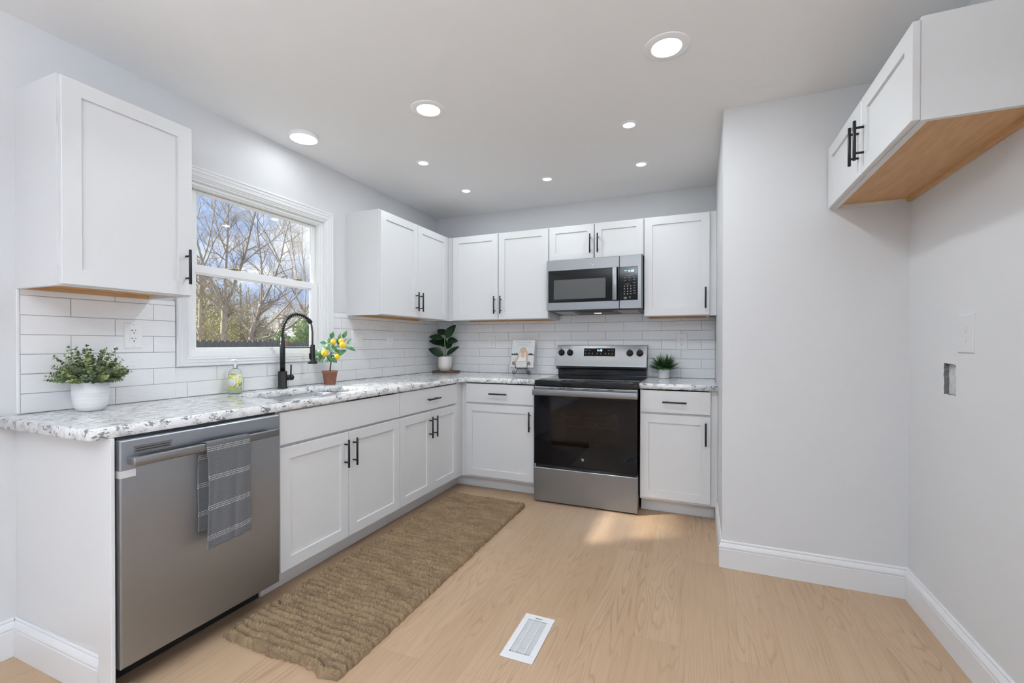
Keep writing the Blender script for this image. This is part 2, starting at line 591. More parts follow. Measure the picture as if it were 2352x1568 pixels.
t.set(color=t.ramp(n, [(0.3, (0.66, 0.66, 0.66)), (0.62, (0.80, 0.80, 0.80))]), rough=0.6, normal=t.bump(n, 0.5, 0.003))
M['pot_ribbed'] = t.mat
M['pot_cream'] = simple('cream_ceramic', (0.74, 0.71, 0.67), 0.45)
M['pot_white'] = simple('white_ceramic', (0.80, 0.80, 0.80), 0.35)
t = NT('walnut_board')
n = t.noise(t.coord('Object', (10, 60, 60)), 1.0, 4, 0.6, 0.8)
t.set(color=t.ramp(n, [(0.3, (0.055, 0.028, 0.014)), (0.7, (0.135, 0.072, 0.036))]), rough=0.5)
M['walnut'] = t.mat

# soap
M['bottle'] = NT('clear_bottle').set(color=(0.93, 0.96, 0.93), rough=0.06, trans=0.9, ior=1.3).mat
M['liquid'] = simple('pale_green_soap', (0.62, 0.72, 0.52), 0.2, sss=0.1)
t = NT('lemon_print_label')
v = t.coord()
n = t.noise(v, 42, 2, 0.5, 0.8)
n2 = t.noise(t.coord('Object', (1, 1, 0.6), (0.5, 0.4, 0.3)), 70, 2, 0.6, 1.2)
c = t.ramp(n, [(0.40, (0.74, 0.76, 0.58)), (0.50, (0.70, 0.66, 0.14)), (0.70, (0.78, 0.70, 0.11))])
c = t.mix(t.ramp(n2, [(0.56, (0, 0, 0)), (0.62, (1, 1, 1))]), c, (0.23, 0.28, 0.13))
t.set(color=c, rough=0.35)
M['label'] = t.mat
M['badge'] = simple('pale_blue_badge', (0.74, 0.80, 0.81), 0.4)
M['badge_ink'] = simple('grey_badge_ink', (0.45, 0.50, 0.52), 0.5)

# emission
def glow(name, col, s):
    t = NT(name)
    e = t.node('Emission', {'Color': (*col, 1), 'Strength': s})
    t.l.new(e.outputs[0], t.out.inputs[0])
    return t.mat
M['lens'] = glow('lit_lens', (1, 1, 1), 6.0)
M['led_digits'] = glow('lit_digits', (0.55, 0.85, 1.0), 2.2)
M['hood_lamp'] = glow('warm_hood_lamp', (1.0, 0.78, 0.5), 3.0)
M['print_grey'] = simple('grey_print', (0.30, 0.30, 0.30), 0.5)
M['print_light'] = simple('light_print', (0.60, 0.60, 0.60), 0.5)
# ------------------------------------------------------------------ room shell
ZC = 2.433
XM = 2.535      # partition beside the right-hand cabinets
YM = -1.225     # its face towards the camera
XR = 3.325      # right wall
YB = -7.0       # rear wall, behind the camera
LEFT, RIGHT = PI / 2, -PI / 2    # turn a -y facing thing to face +x / -x

m = MB()
VX0, VX1, VY0, VY1 = 1.786 - .050, 1.786 + .050, -2.1625 - .116, -2.1625 + .116     # duct opening under the floor register
m.box(-0.12, YB - 0.12, -0.05, XR + 0.12, VY0, 0.0); m.box(-0.12, VY1, -0.05, XR + 0.12, 0.12, 0.0)
m.box(-0.12, VY0, -0.05, VX0, VY1, 0.0); m.box(VX1, VY0, -0.05, XR + 0.12, VY1, 0.0)
structure('floor', m, M['floor'])
m = MB(); m.box(-0.12, YB - 0.12, ZC, XR + 0.12, 0.12, ZC + 0.1)
structure('ceiling', m, M['ceil'])

# left wall with the window opening
WY0, WY1, WZ0, WZ1 = -2.372, -1.463, 1.122, 2.040
m = MB()
m.box(-0.12, YB, 0, 0, WY0, ZC)
m.box(-0.12, WY1, 0, 0, 0.12, ZC)
m.box(-0.12, WY0, 0, 0, WY1, WZ0)
m.box(-0.12, WY0, WZ1, 0, WY1, ZC)
structure('wall_left', m, M['wall'])
m = MB(); m.box(0, 0, 0, XM, 0.12, ZC)
structure('wall_back', m, M['wall'])
m = MB(); m.box(XM, YM, 0, XR, 0.12, ZC)
structure('wall_middle', m, M['wall'])

# right wall, with the jagged cut-out left in the plaster
CY0, CY1, CZ0, CZ1 = -1.66, -1.52, 0.97, 1.135
m = MB()
m.box(XR, YB, 0, XR + 0.12, -5.45, ZC); m.box(XR, -5.45, 2.05, XR + 0.12, -4.05, ZC); m.box(XR, -4.05, 0, XR + 0.12, CY0, ZC)  # gap behind the camera, added for the side fill lamp
m.box(XR, CY1, 0, XR + 0.12, 0.12, ZC)
m.box(XR, CY0, 0, XR + 0.12, CY1, CZ0)
m.box(XR, CY0, CZ1, XR + 0.12, CY1, ZC)
rg = random.Random(5)
HY0, HY1, HZ0, HZ1 = -1.637, -1.546, 0.990, 1.114
jag, rim = [], []
N = 12
for k in range(4):
    for i in range(N):
        u = i / N
        j = rg.uniform(-0.0035, 0.0035)
        if k == 0: p, q = (HY0 + (HY1 - HY0) * u, HZ0 + j * 0.4), (CY0 + (CY1 - CY0) * u, CZ0)
        elif k == 1: p, q = (HY1 + j, HZ0 + (HZ1 - HZ0) * u), (CY1, CZ0 + (CZ1 - CZ0) * u)
        elif k == 2: p, q = (HY1 - (HY1 - HY0) * u, HZ1 + j * 0.5 - 0.006 * u), (CY1 - (CY1 - CY0) * u, CZ1)
        else: p, q = (HY0 + j * 0.6, HZ1 - 0.006 - (HZ1 - 0.006 - HZ0) * u), (CY0, CZ1 - (CZ1 - CZ0) * u)
        jag.append(p); rim.append(q)
m.rings([[(XR, a, b) for a, b in rim], [(XR, a, b) for a, b in jag]], False, False, False)
wr = structure('wall_right', m, M['wall'])
m = MB()
m.rings([[(XR, a, b) for a, b in jag], [(XR + 0.016, a, b) for a, b in jag]], False, False, False)
structure('cut_edge', m, simple('dark_grey_edge', (0.16, 0.16, 0.16), 0.95), wr)  # cut edge coloured darker than the wall face
t = NT('grey_plaster_back')
n = t.noise(t.coord(), 40, 3)
t.set(color=t.ramp(n, [(0.3, (0.46, 0.46, 0.46)), (0.7, (0.62, 0.62, 0.62))]), rough=0.9)
m = MB()
m.box(XR + 0.016, CY0, CZ0, XR + 0.030, CY1, CZ1)
structure('wall_cutout', m, t.mat, wr)

# rear wall with two added openings for the fill lamps (behind the camera)
m = MB()
for a, b in ((-0.12, 0.35), (1.55, 1.9), (3.1, XR + 0.12)):
    m.box(a, YB - 0.12, 0, b, YB, ZC)
for a, b in ((0.35, 1.55), (1.9, 3.1)):
    m.box(a, YB - 0.12, 0, b, YB, 0.6)
    m.box(a, YB - 0.12, 2.1, b, YB, ZC)
structure('wall_rear', m, M['wall'])

# baseboards
BP = [(0, 0), (0.014, 0), (0.014, 0.098), (0.0125, 0.101), (0.0125, 0.103), (0.0150, 0.106), (0.0150, 0.112), (0.0125, 0.119), (0.008, 0.128),
      (0.0055, 0.131), (0.0070, 0.134), (0.0070, 0.138), (0.004, 0.143), (0, 0.143)]
m = MB(); m.sweep([(XR, -4.05), (XR, YM - 0.001)], BP); structure('baseboard_right', m, M['trim'])
m = MB(); m.sweep([(XR - 0.001, YM), (XM, YM), (XM, -0.515)], BP); structure('baseboard_middle', m, M['trim'])
m = MB(); m.sweep([(0, -3.0075), (0, YB)], BP); structure('baseboard_left', m, M['trim'])

# ------------------------------------------------------------------ window over the sink
win = bpy.data.objects.new('window_1', None); COL.objects.link(win)
win.location = (0, 0, 0); win.rotation_euler = (0, 0, LEFT); win['kind'] = 'structure'
# local frame: x = world y, -y = into the room
m = MB()
A = (-2.434, 1.070, -1.402, 2.106)
cas = [(0, 0.0), (0, -0.016), (0.004, -0.020), (0.010, -0.020), (0.014, -0.016), (0.022, -0.0155), (0.026, -0.018), (0.030, -0.015),
       (0.040, -0.0135), (0.043, -0.016), (0.048, -0.0155), (0.054, -0.010), (0.060, -0.009), (0.062, -0.006), (0.062, 0.0)]
m.loops([(A[0] + i, A[1] + i * 0.84, A[2] - i, A[3] - i * 1.06, y) for i, y in cas], False, False)
m.build('casing', M['trim'], win)
m = MB()   # jamb lining and vinyl frame
J = (WY0, WZ0, WY1, WZ1)
def rect(i, y, r=J): return (r[0] + i, r[1] + i, r[2] - i, r[3] - i, y)
m.loops([rect(-0.004, -0.004), rect(0.006, -0.004), rect(0.006, 0.018), rect(0.024, 0.018), rect(0.024, 0.026), rect(0.032, 0.028),
         rect(0.032, 0.105), rect(-0.004, 0.105)], False, False)
m.build('frame', M['vinyl'], win)
def sash(name, z0, z1, y, gx0, gx1, gz0, gz1, th=0.018):
    x0, x1 = WY0 + 0.033, WY1 - 0.033
    s = MB()
    s.loops([(x0, z0, x1, z1, y + th), (x0, z0, x1, z1, y + 0.002), (x0 + .002, z0 + .002, x1 - .002, z1 - .002, y),
             (gx0 - .010, gz0 - .010, gx1 + .010, gz1 + .010, y), (gx0 - .007, gz0 - .007, gx1 + .007, gz1 + .007, y + .005),
             (gx0, gz0, gx1, gz1, y + 0.010), (gx0, gz0, gx1, gz1, y + th)], False, False)
    so = s.build(name, M['vinyl'], win)
    g = MB(); g.box(gx0 - .002, y + .010, gz0 - .002, gx1 + .002, y + .0125, gz1 + .002)
    g.build('glass_pane', M['pane'], so)
    return so
up = sash('upper_sash', 1.562, 2.006, 0.060, -2.283, -1.525, 1.602, 1.990, 0.015)
lo = sash('lower_sash', 1.140, 1.607, 0.038, -2.302, -1.552, 1.168, 1.556)
t = simple('tan_lock', (0.42, 0.36, 0.25), 0.4)
for x in (-2.10, -1.66):
    k = MB(); k.box(x - .035, 0.042, 1.607, x + .035, 0.060, 1.612, 0.001); k.box(x - .012, 0.030, 1.612, x + .03, 0.054, 1.619, 0.002)
    k.build('sash_lock', t, lo)

# ------------------------------------------------------------------ backsplash
PZ = 0.0765
def tile_field(mb, x0, x1, z0, z1, off, zr, rg, gap=0.0024, pitch=0.3030):
    k0 = int(math.floor((z0 - zr) / PZ)) - 1
    for k in range(k0, k0 + 40):
        za, zb_ = zr + k * PZ, zr + (k + 1) * PZ
        if zb_ <= z0 or za >= z1: continue
        sh = off + (0.5 * pitch if k % 2 else 0.0)
        j0 = int(math.floor((x0 - sh) / pitch)) - 1
        for j in range(j0, j0 + 40):
            xa, xb = sh + j * pitch, sh + (j + 1) * pitch
            if xb <= x0 or xa >= x1: continue
            a, b = max(xa + gap / 2, x0), min(xb - gap / 2, x1)
            c, d = max(za + gap / 2, z0), min(zb_ - gap / 2, z1)
            if b - a < 0.004 or d - c < 0.004: continue
            dep = -0.0085 + rg.uniform(-0.0003, 0.0003)
            tx, tz = rg.uniform(-.0006, .0006), rg.uniform(-.0005, .0005)
            e = 0.0016
            v_ = [(a, -0.003, c), (b, -0.003, c), (b, -0.003, d), (a, -0.003, d)]
            v_ += [(a, dep + .0012, c), (b, dep + .0012, c), (b, dep + .0012, d), (a, dep + .0012, d)]
            v_ += [(a + e, dep - tx - tz, c + e), (b - e, dep + tx - tz, c + e), (b - e, dep + tx + tz, d - e), (a + e, dep - tx + tz, d - e)]
            f_ = [(8, 9, 10, 11)]
            for q in (0, 4):
                f_ += [(q + i, q + (i + 1) % 4, q + 4 + (i + 1) % 4, q + 4 + i) for i in range(4)]
            mb.add(v_, f_, False)

rg = random.Random(3)
CT = 0.9150    # worktop height
bs = thing('tile_backsplash', 'white glazed running-bond tiles on the window wall around the sink', 'backsplash', (0, 0, 0), LEFT)
m = MB()
regs = [(-2.986, -2.436, CT + .001, 1.3975), (-2.436, -1.400, CT + .001, 1.069), (-1.400, -0.010, CT + .001, 1.410)]
for a, b, c, d in regs: tile_field(m, a, b, c, d, -2.684, 0.9160 + 4 * PZ, rg)
m.build('tiles', M['tile'], bs)
m = MB()
for a, b, c, d in regs: m.box(a, -0.0062, c, b, -0.0006, d)
m.build('grout_bed', M['grout'], bs)
m = MB(); m.box(-2.997, -0.011, CT + .001, -2.987, -0.0005, 1.397, 0.002)
m.build('edge_trim', M['trim'], bs)
bs2 = thing('tile_backsplash', 'white glazed running-bond tiles behind the cooker and corner plant', 'backsplash', (0, 0, 0), 0)
m = MB()
regs = [(0.0, 1.266, CT + .001, 1.404), (1.266, 2.030, 0.80, 1.50), (2.030, XM - 0.001, CT + .001, 1.404)]
for a, b, c, d in regs: tile_field(m, a, b, c, d, 0.466, 0.9160 + 4 * PZ, rg)
m.build('tiles', M['tile'], bs2)
m = MB()
for a, b, c, d in regs: m.box(a, -0.0062, c, b, -0.0006, d)
m.build('grout_bed', M['grout'], bs2)

# ------------------------------------------------------------------ ceiling lights
def disk_lamp(root, r, w, z, spread=180):
    d = bpy.data.lights.new('lamp', 'AREA')
    d.shape = 'DISK'; d.size = 2 * r; d.energy = w; d.color = (0.87, 0.945, 1.0); d.spread = math.radians(spread)
    o = bpy.data.objects.new('lamp', d)
    COL.objects.link(o)
    o.parent = root; o.location = (0, 0, z)
def can(x, y, label, R=0.093, r=0.062, W=CAN_W):
    c = thing('recessed_light', label, 'ceiling light', (x, y, ZC), 0, 'recessed ceiling lights')
    k = MB(); k.lathe([(R, 0.0), (R, -0.002), (R - .003, -0.0032), (r + .004, -0.0055), (r, -0.0055), (r - .002, -0.001)], n=48, cap0=False, cap1=False)
    k.build('trim_ring', M['lamp_trim'], c)
    k = MB(); k.lathe([(0.001, -0.0018), (r - .002, -0.0018)], n=40, cap0=True, cap1=False)
    k.build('lens', M['lens'], c)
    disk_lamp(c, r * 0.9, W, -0.0065)
can(2.289, -1.869, 'large recessed ceiling light, nearest the fridge cabinet and largest in view')
can(1.084, -1.822, 'large recessed ceiling light with wide trim ring over the rug')
sm = [(0.660, -1.241, 'small bright spotlight in the ceiling nearest the window top'),
      (0.663, -0.635, 'small bright spotlight in the ceiling over the corner wall cabinets'),
      (1.354, -0.634, 'small bright spotlight in the ceiling in front of the microwave cabinet'),
      (2.047, -1.251, 'small bright spotlight between the largest ceiling light and the back wall'),
      (2.044, -0.653, 'small bright spotlight in front of the single-door back wall cabinet')]
for x, y, l in sm: can(x, y, l, 0.050, 0.034, SPOT_W)
c = thing('disc_light', 'flat round surface-mounted ceiling light above the sink window', 'ceiling light', (0.228, -1.852, ZC))
k = MB(); k.lathe([(0.080, 0.0), (0.082, -0.006), (0.082, -0.017), (0.078, -0.022), (0.074, -0.022)], n=48, cap0=False, cap1=False)
k.build('rim', M['lamp_trim'], c)
k = MB(); k.lathe([(0.001, -0.0225), (0.0745, -0.0225)], n=40, cap0=True, cap1=False)
k.build('lens', M['lens'], c)
disk_lamp(c, 0.072, DISC_W, -0.0235, 180)
# ------------------------------------------------------------------ cabinets (local frame: width along x, back at y=0, front towards -y)
def pull(mb_parent, x, z, L=0.152, vertical=True, y=-0.019):
    """bar handle on a front whose face is at y (local to its parent frame)"""
    k = MB()
    if vertical:
        k.cyl((x, y - 0.030, z - L / 2), (x, y - 0.030, z + L / 2), 0.0058, 14, bev=0.0008)
        for s in (-1, 1): k.cyl((x, y, z + s * L * 0.32), (x, y - 0.030, z + s * L * 0.32), 0.0045, 10)
    else:
        k.cyl((x - L / 2, y - 0.030, z), (x + L / 2, y - 0.030, z), 0.0058, 14, bev=0.0008)
        for s in (-1, 1): k.cyl((x + s * L * 0.32, y, z), (x + s * L * 0.32, y - 0.030, z), 0.0045, 10)
    return k.build('handle', M['black_metal'], mb_parent)

def shaker(parent, x0, x1, z0, z1, yf, rail=0.057, name='door', t=0.019):
    k = MB()
    e = 0.0018
    k.loops([(x0, z0, x1, z1, yf + t), (x0, z0, x1, z1, yf + e), (x0 + e, z0 + e, x1 - e, z1 - e, yf),
             (x0 + rail, z0 + rail, x1 - rail, z1 - rail, yf), (x0 + rail + .0015, z0 + rail + .0015, x1 - rail - .0015, z1 - rail - .0015, yf + .0085)])
    return k.build(name, M['cab'], parent)

def flat_front(parent, x0, x1, z0, z1, yf, name='drawer', t=0.019):
    k = MB()
    e = 0.0022
    k.loops([(x0, z0, x1, z1, yf + t), (x0, z0, x1, z1, yf + e), (x0 + e, z0 + e, x1 - e, z1 - e, yf)])
    return k.build(name, M['cab'], parent)

ZT, ZB = 2.153, 1.397
def wall_cabinet(label, loc, rz, w, doors, z0=ZB, z1=ZT, depth=0.298, filler=None, hz='low', rail=0.057, gap_top=0.006):
    c = thing('wall_cabinet', label, 'cabinet', loc, rz, 'white shaker wall cabinets')
    T = 0.016
    k = MB()
    k.box(0, -depth, z0, T, 0, z1); k.box(w - T, -depth, z0, w, 0, z1)
    k.box(T, -depth, z1 - T, w - T, 0, z1)
    k.box(T, -0.008, z0 + .02, w - T, 0, z1 - T)
    F = 0.019
    k.box(T, -depth, z0, 0.042, -depth + F, z1 - T); k.box(w - 0.042, -depth, z0, w - T, -depth + F, z1 - T)
    k.box(0.042, -depth, z0, w - 0.042, -depth + F, z0 + 0.040); k.box(0.042, -depth, z1 - 0.040, w - 0.042, -depth + F, z1 - T)
    if len(doors) == 2:
        xm = (doors[0][1] + doors[1][0]) / 2
        k.box(xm - .02, -depth, z0 + .04, xm + .02, -depth + F, z1 - .04)
    k.build('carcass', M['cab'], c)
    k = MB(); k.box(T, -depth + F, z0 + 0.016, w - T, -0.008, z0 + 0.022)
    k.box(T, -0.020, z0 + 0.0005, w - T, -0.0005, z0 + 0.016)
    k.build('bottom_panel', M['veneer'], c)
    for x0, x1, side in doors:
        d = shaker(c, x0, x1, z0 + 0.005, z1 - gap_top, -depth - 0.0195, rail)
        hx = x1 - 0.027 if side == 'r' else x0 + 0.027
        zz = z0 + 0.128 if hz == 'low' else (z0 + z1) / 2 - 0.024
        pull(d, hx, zz, 0.152, True, -depth - 0.0195)
    if filler:
        for a, b in filler:
            k = MB(); k.box(a, -depth, z0, b, -depth + F, z1)
            k.build('filler_strip', M['cab'], c)
    return c

# left (window) wall, near the camera
wall_cabinet('white single-door wall cabinet left of the window, nearest the camera', (0, -2.996, 0), LEFT, 0.454, [(0.006, 0.450, 'r')])
# left wall, by the corner: local x = y + 1.262
wall_cabinet('white two-door wall cabinet between the window and the corner', (0, -1.262, 0), LEFT, 0.914,
             [(0.004, 0.452, 'r'), (0.457, 0.910, 'l')], filler=[(0.914, 0.9635)])
# back wall
wall_cabinet('white two-door wall cabinet on the back wall above the cookbook', (0.349, -0.0005, 0), 0, 0.914,
             [(0.004, 0.452, 'r'), (0.458, 0.910, 'l')], filler=[(-0.0505, 0.0)])
wall_cabinet('short white two-door wall cabinet directly above the microwave', (1.265, -0.0005, 0), 0, 0.760,
             [(0.004, 0.376, 'r'), (0.383, 0.756, 'l')], z0=1.868, hz='mid', rail=0.053)
wall_cabinet('white single-door wall cabinet right of the microwave', (2.027, -0.0005, 0), 0, 0.460,
             [(0.004, 0.461, 'r')], filler=[(0.4605, XM - 2.027 - 0.001)])
# over the fridge space, on the right wall, doors facing left
wall_cabinet('short white two-door cabinet with bare wood underside over the empty fridge space', (XR - 0.0005, YM - 0.001, 0), RIGHT, 0.952,
             [(0.008, 0.487, 'r'), (0.495, 0.944, 'l')], z0=1.846, z1=2.150, depth=0.303, hz='mid', rail=0.057)

ZD0, ZD1, ZW0, ZW1 = 0.122, 0.703, 0.716, 0.868
def base_cabinet(label, loc, rz, w, doors, drawers, fillers=(), depth=0.609, toe=None):
    c = thing('base_cabinet', label, 'cabinet', loc, rz, 'white shaker base cabinets')
    T = 0.016
    k = MB()
    k.box(0, -depth, 0.105, T, -0.002, 0.876); k.box(w - T, -depth, 0.105, w, -0.002, 0.876)
    k.box(T, -depth, 0.105, w - T, -0.002, 0.121)
    k.box(T, -0.010, 0.121, w - T, -0.002, 0.876)
    F = 0.019
    k.box(T, -depth, 0.121, 0.04, -depth + F, 0.876); k.box(w - .04, -depth, 0.121, w - T, -depth + F, 0.876)
    k.box(.04, -depth, 0.838, w - .04, -depth + F, 0.876); k.box(.04, -depth, 0.69, w - .04, -depth + F, 0.73)
    k.box(T, -depth, 0.876 - .016, w - T, -depth + 0.08, 0.876)
    k.build('carcass', M['cab'], c)
    ta, tb = toe if toe else (0, w)
    k = MB(); k.box(ta, -0.520, 0.0, tb, -0.505, 0.105)
    k.build('toe_kick', M['cab'], c)
    yf = -depth - 0.0205
    for x0, x1, side in doors:
        d = shaker(c, x0, x1, ZD0, ZD1, yf)
        pull(d, x1 - 0.030 if side == 'r' else x0 + 0.030, ZD1 - 0.113, 0.152, True, yf)
    for x0, x1, has in drawers:
        d = flat_front(c, x0, x1, ZW0, ZW1, yf, 'drawer' if has else 'false_drawer_front')
        if has: pull(d, (x0 + x1) / 2, (ZW0 + ZW1) / 2, 0.155, False, yf)
    for a, b in fillers:
        k = MB(); k.box(a, -depth, 0.105, b, -depth + F, 0.876)
        k.build('filler_strip', M['cab'], c)
    return c

base_cabinet('white two-door sink base cabinet with plain false front under the window', (0, -2.372, 0), LEFT, 0.912,
             [(0.016, 0.453, 'r'), (0.457, 0.909, 'l')], [(0.016, 0.909, False)])
base_cabinet('white base cabinet with one drawer over two doors, between sink and corner', (0, -1.459, 0), LEFT, 0.760,
             [(0.003, 0.368, 'r'), (0.371, 0.736, 'l')], [(0.003, 0.736, True)], fillers=[(0.7605, 0.849)], toe=(0.0005, 0.9535))
base_cabinet('white one-drawer one-door base cabinet between the corner and the cooker', (0.654, -0.0005, 0), 0, 0.606,
             [(0.004, 0.594, 'r')], [(0.004, 0.594, True)], fillers=[(-0.044, -0.0005)], toe=(-0.1335, 0.606))
base_cabinet('narrow white one-drawer one-door base cabinet right of the cooker', (2.036, -0.0005, 0), 0, 0.458,
             [(0.004, 0.455, 'r')], [(0.004, 0.455, True)], fillers=[(0.4585, XM - 2.036 - .001)], toe=(0, XM - 2.036 - .016))

# end panel beside the dishwasher, facing the camera
ep = thing('end_panel', 'white cabinet end panel closing the counter left of the dishwasher', 'cabinet panel', (0, -2.994, 0))
k = MB(); k.box(0.0005, 0.000, 0.0, 0.640, -0.004, 0.8765)
k.build('panel', M['cab'], ep)
k = MB(); k.box(0.576, -0.0045, 0.0, 0.653, -0.0165, 0.8765, 0.0015)
k.build('stile', M['cab'], ep)
k = MB(); k.sweep([(0.5755, -0.0045), (0.0005, -0.0045)], [(o, z) for o, z in BP])
k.build('baseboard', M['trim'], ep)
# ------------------------------------------------------------------ worktops, sink
FR = 0.640
def arc(cx, cy, r, a0, a1, n=6):
    return [(cx + r * math.cos(a0 + (a1 - a0) * k / n), cy + r * math.sin(a0 + (a1 - a0) * k / n)) for k in range(n + 1)]
outer = [(0.0005, -3.062)] + arc(FR - 0.012, -3.050, 0.012, -PI / 2, 0, 4)
rr = 0.055
outer += arc(FR + rr, -FR - rr, rr, PI, PI / 2, 6)
outer += [(1.2625, -FR), (1.2625, -0.0005), (0.0005, -0.0005)]
SINK = (0.135, -2.262, 0.548, -1.604)
hole = rrect(*SINK, 0.115, 8)
m = MB(); m.slab(outer, [list(reversed(hole))], 0.877, CT, 0.004)
o = m.build('countertop', M['granite'])
tag(o, 'long L-shaped speckled white granite worktop with the sink cut-out', 'countertop')
m = MB(); m.slab([(2.0335, -FR), (XM - .001, -FR), (XM - .001, -0.0005), (2.0335, -0.0005)], [], 0.877, CT, 0.004)
o = m.build('countertop', M['granite2'])
tag(o, 'short speckled white granite worktop right of the cooker under the fern', 'countertop')

sk = thing('sink', 'stainless steel undermount sink bowl set in the granite under the window', 'sink', (0, 0, 0))
def srect(g, z, r): return [(x, y, z) for x, y in rrect(SINK[0] - g, SINK[1] - g, SINK[2] + g, SINK[3] + g, r, 8)]
m = MB()
m.rings([srect(0.020, 0.8765, 0.12), srect(0.004, 0.8765, 0.117), srect(0.002, 0.870, 0.115), srect(-0.004, 0.70, 0.10), srect(-0.02, 0.678, 0.085), srect(-0.10, 0.672, 0.05)], False, True, True)
m.build('bowl', M['steel_sink'], sk)
m = MB(); m.lathe([(0.045, 0.0), (0.043, 0.003), (0.036, 0.002), (0.033, -0.002), (0.004, -0.003)], (0.34, -1.93, 0.6725), 28)
m.build('drain', M['chrome'], sk)

# ------------------------------------------------------------------ dishwasher (left wall)
dw = thing('dishwasher', 'stainless steel dishwasher with a bar handle beside the end panel', 'dishwasher', (0, -2.990, 0), LEFT)
W = 0.606
m = MB(); m.box(0.004, -0.60, 0.10, W - .004, -0.02, 0.868)
m.box(0.0005, -0.615, 0.105, 0.004, -0.05, 0.868); m.box(0.004, -0.635, 0.850, W - .002, -0.03, 0.8755)
m.build('tub', M['black_plastic'], dw)
m = MB()
D0, D1 = 0.108, 0.866
e = 0.004
m.loops([(0.002, D0, W - .001, D1, -0.612), (0.002, D0, W - .001, D1, -0.656), (0.002 + e, D0 + e, W - .001 - e, D1 - e, -0.660)])
dd = m.build('door', M['steel_cool'], dw)
t = NT('grey_recess'); t.set(color=(0.22, 0.22, 0.225), rough=0.35, metal=0.6)
m = MB()
m.loops([(0.040, 0.815, 0.160, 0.843, -0.6595), (0.041, 0.816, 0.159, 0.842, -0.6612), (0.044, 0.819, 0.156, 0.839, -0.6604)], False, True)
v_ = m.build('vent_grille', t.mat, dd)
for z in (0.825, 0.833):
    m = MB(); m.box(0.048, -0.6612, z - .0017, 0.152, -0.6602, z + .0017)
    m.build('vent_slot', M['slot'], v_)
m = MB()
m.box(0.019, -0.706, 0.782, 0.567, -0.689, 0.812, 0.0035, 2)
for x in (0.022, 0.534): m.box(x, -0.692, 0.785, x + .030, -0.6605, 0.809, 0.002)
m.build('handle', M['steel'], dd)
t = NT('clear_tape'); t.set(color=(0.62, 0.62, 0.62), rough=0.3)
m = MB(); m.box(0.0012, -0.6612, 0.742, 0.046, -0.6602, 0.766); m.box(0.0008, -0.661, 0.742, 0.0018, -0.618, 0.766)
m.build('tape_strip', t.mat, dd)
m = MB(); m.box(0.012, -0.515, 0.0, W + .004, -0.50, 0.100); m.box(0.0, -0.60, 0.10, W, -0.50, 0.105)
tk = m.build('kick_plate', M['black_plastic'], dw)
for x in (0.035, W - .045):
    m = MB(); m.cyl((x, -0.519, 0.078), (x, -0.5145, 0.078), 0.007, 12, bev=0.0015)
    m.build('screw', M['chrome'], tk)
for x in (0.03, W - .04):
    m = MB(); m.cyl((x, -0.46, 0.012), (x, -0.46, 0.10), 0.010, 10); m.cyl((x, -0.46, 0.0), (x, -0.46, 0.012), 0.018, 12)
    m.build('levelling_foot', M['black_plastic'], dw)

# ------------------------------------------------------------------ cooker (back wall)
rg_ = thing('cooker', 'freestanding stainless and black glass electric cooker on the back wall', 'cooker', (1.268, 0, 0))
W = 0.760
m = MB()
m.box(0.002, -0.640, 0.030, 0.014, -0.03, 0.900); m.box(W - .014, -0.640, 0.030, W - .002, -0.03, 0.900)
m.box(0.014, -0.045, 0.030, W - .014, -0.03, 0.900); m.box(0.014, -0.630, 0.030, W - .014, -0.03, 0.045)
m.box(0.014, -0.600, 0.262, W - .014, -0.03, 0.275); m.box(0.014, -0.635, 0.840, W - .014, -0.03, 0.900)
m.build('body', M['black_enamel'], rg_)
# cooktop with raised lip
m = MB()
m.box(-0.002, -0.664, 0.872, W + .002, -0.045, 0.9165, 0.004, 2)
ck = m.build('cooktop', M['cook_glass'], rg_)
t = NT('burner_mark'); t.set(color=(0.06, 0.06, 0.062), rough=0.25)
for x, y, r in ((0.20, -0.50, 0.115), (0.56, -0.50, 0.095), (0.20, -0.23, 0.075), (0.56, -0.23, 0.105)):
    m = MB()
    for q in (r, r * 0.62):
        m.lathe([(q - .0012, 0.0), (q + .0012, 0.0)], (x, y, 0.9169), 48, False, False)
    m.build('burner_ring', t.mat, ck)
# backguard
m = MB(); m.box(0.006, -0.075, 0.914, W - .006, -0.010, 0.985); m.box(0.012, -0.085, 0.914, W - .012, -0.075, 0.921, 0.002)
m.build('rear_riser', M['cook_glass'], rg_)
m = MB()
P_ = [(-0.012, 1.178), (-0.070, 1.178), (-0.074, 1.175), (-0.126, 1.006), (-0.127, 1.000), (-0.120, 0.982), (-0.108, 0.972), (-0.012, 0.972)]
m.prism(P_, 0.001, W - .001, 'x')
bg = m.build('backguard', M['steel'], rg_)
# frame on the sloped face of the backguard
FA, FB = Vector((0, -0.126, 1.006)), Vector((0, -0.074, 1.175))
fd = (FB - FA).normalized(); fn = Vector((0, -fd.z, fd.y)).normalized()
def slope(x, s, out=0.0):     # s = distance up the face
    return FA + fd * s + fn * out + Vector((x, 0, 0))
SM = Matrix(((1, 0, 0, 0), (0, -fn.y, fd.y, FA.y), (0, -fn.z, fd.z, FA.z), (0, 0, 0, 1)))   # local x, depth(+ = in), up the face
m = MB(); m.M = SM
m.loops([(0.236, 0.078, 0.508, 0.156, 0.0), (0.236, 0.078, 0.508, 0.156, -0.002), (0.240, 0.082, 0.504, 0.152, -0.0022)], False, True)
m.build('display_bezel', M['chrome'], bg)
m = MB(); m.M = SM
m.loops([(0.240, 0.082, 0.504, 0.152, -0.0020), (0.241, 0.083, 0.503, 0.151, -0.0032)], False, True)
dp = m.build('control_display', M['black_glass'], bg)
m = MB(); m.M = SM
put_text(m, '4:48', 0.026, 0.374, 0.133, -0.0036)
m.build('digits', M['led_digits'], dp)
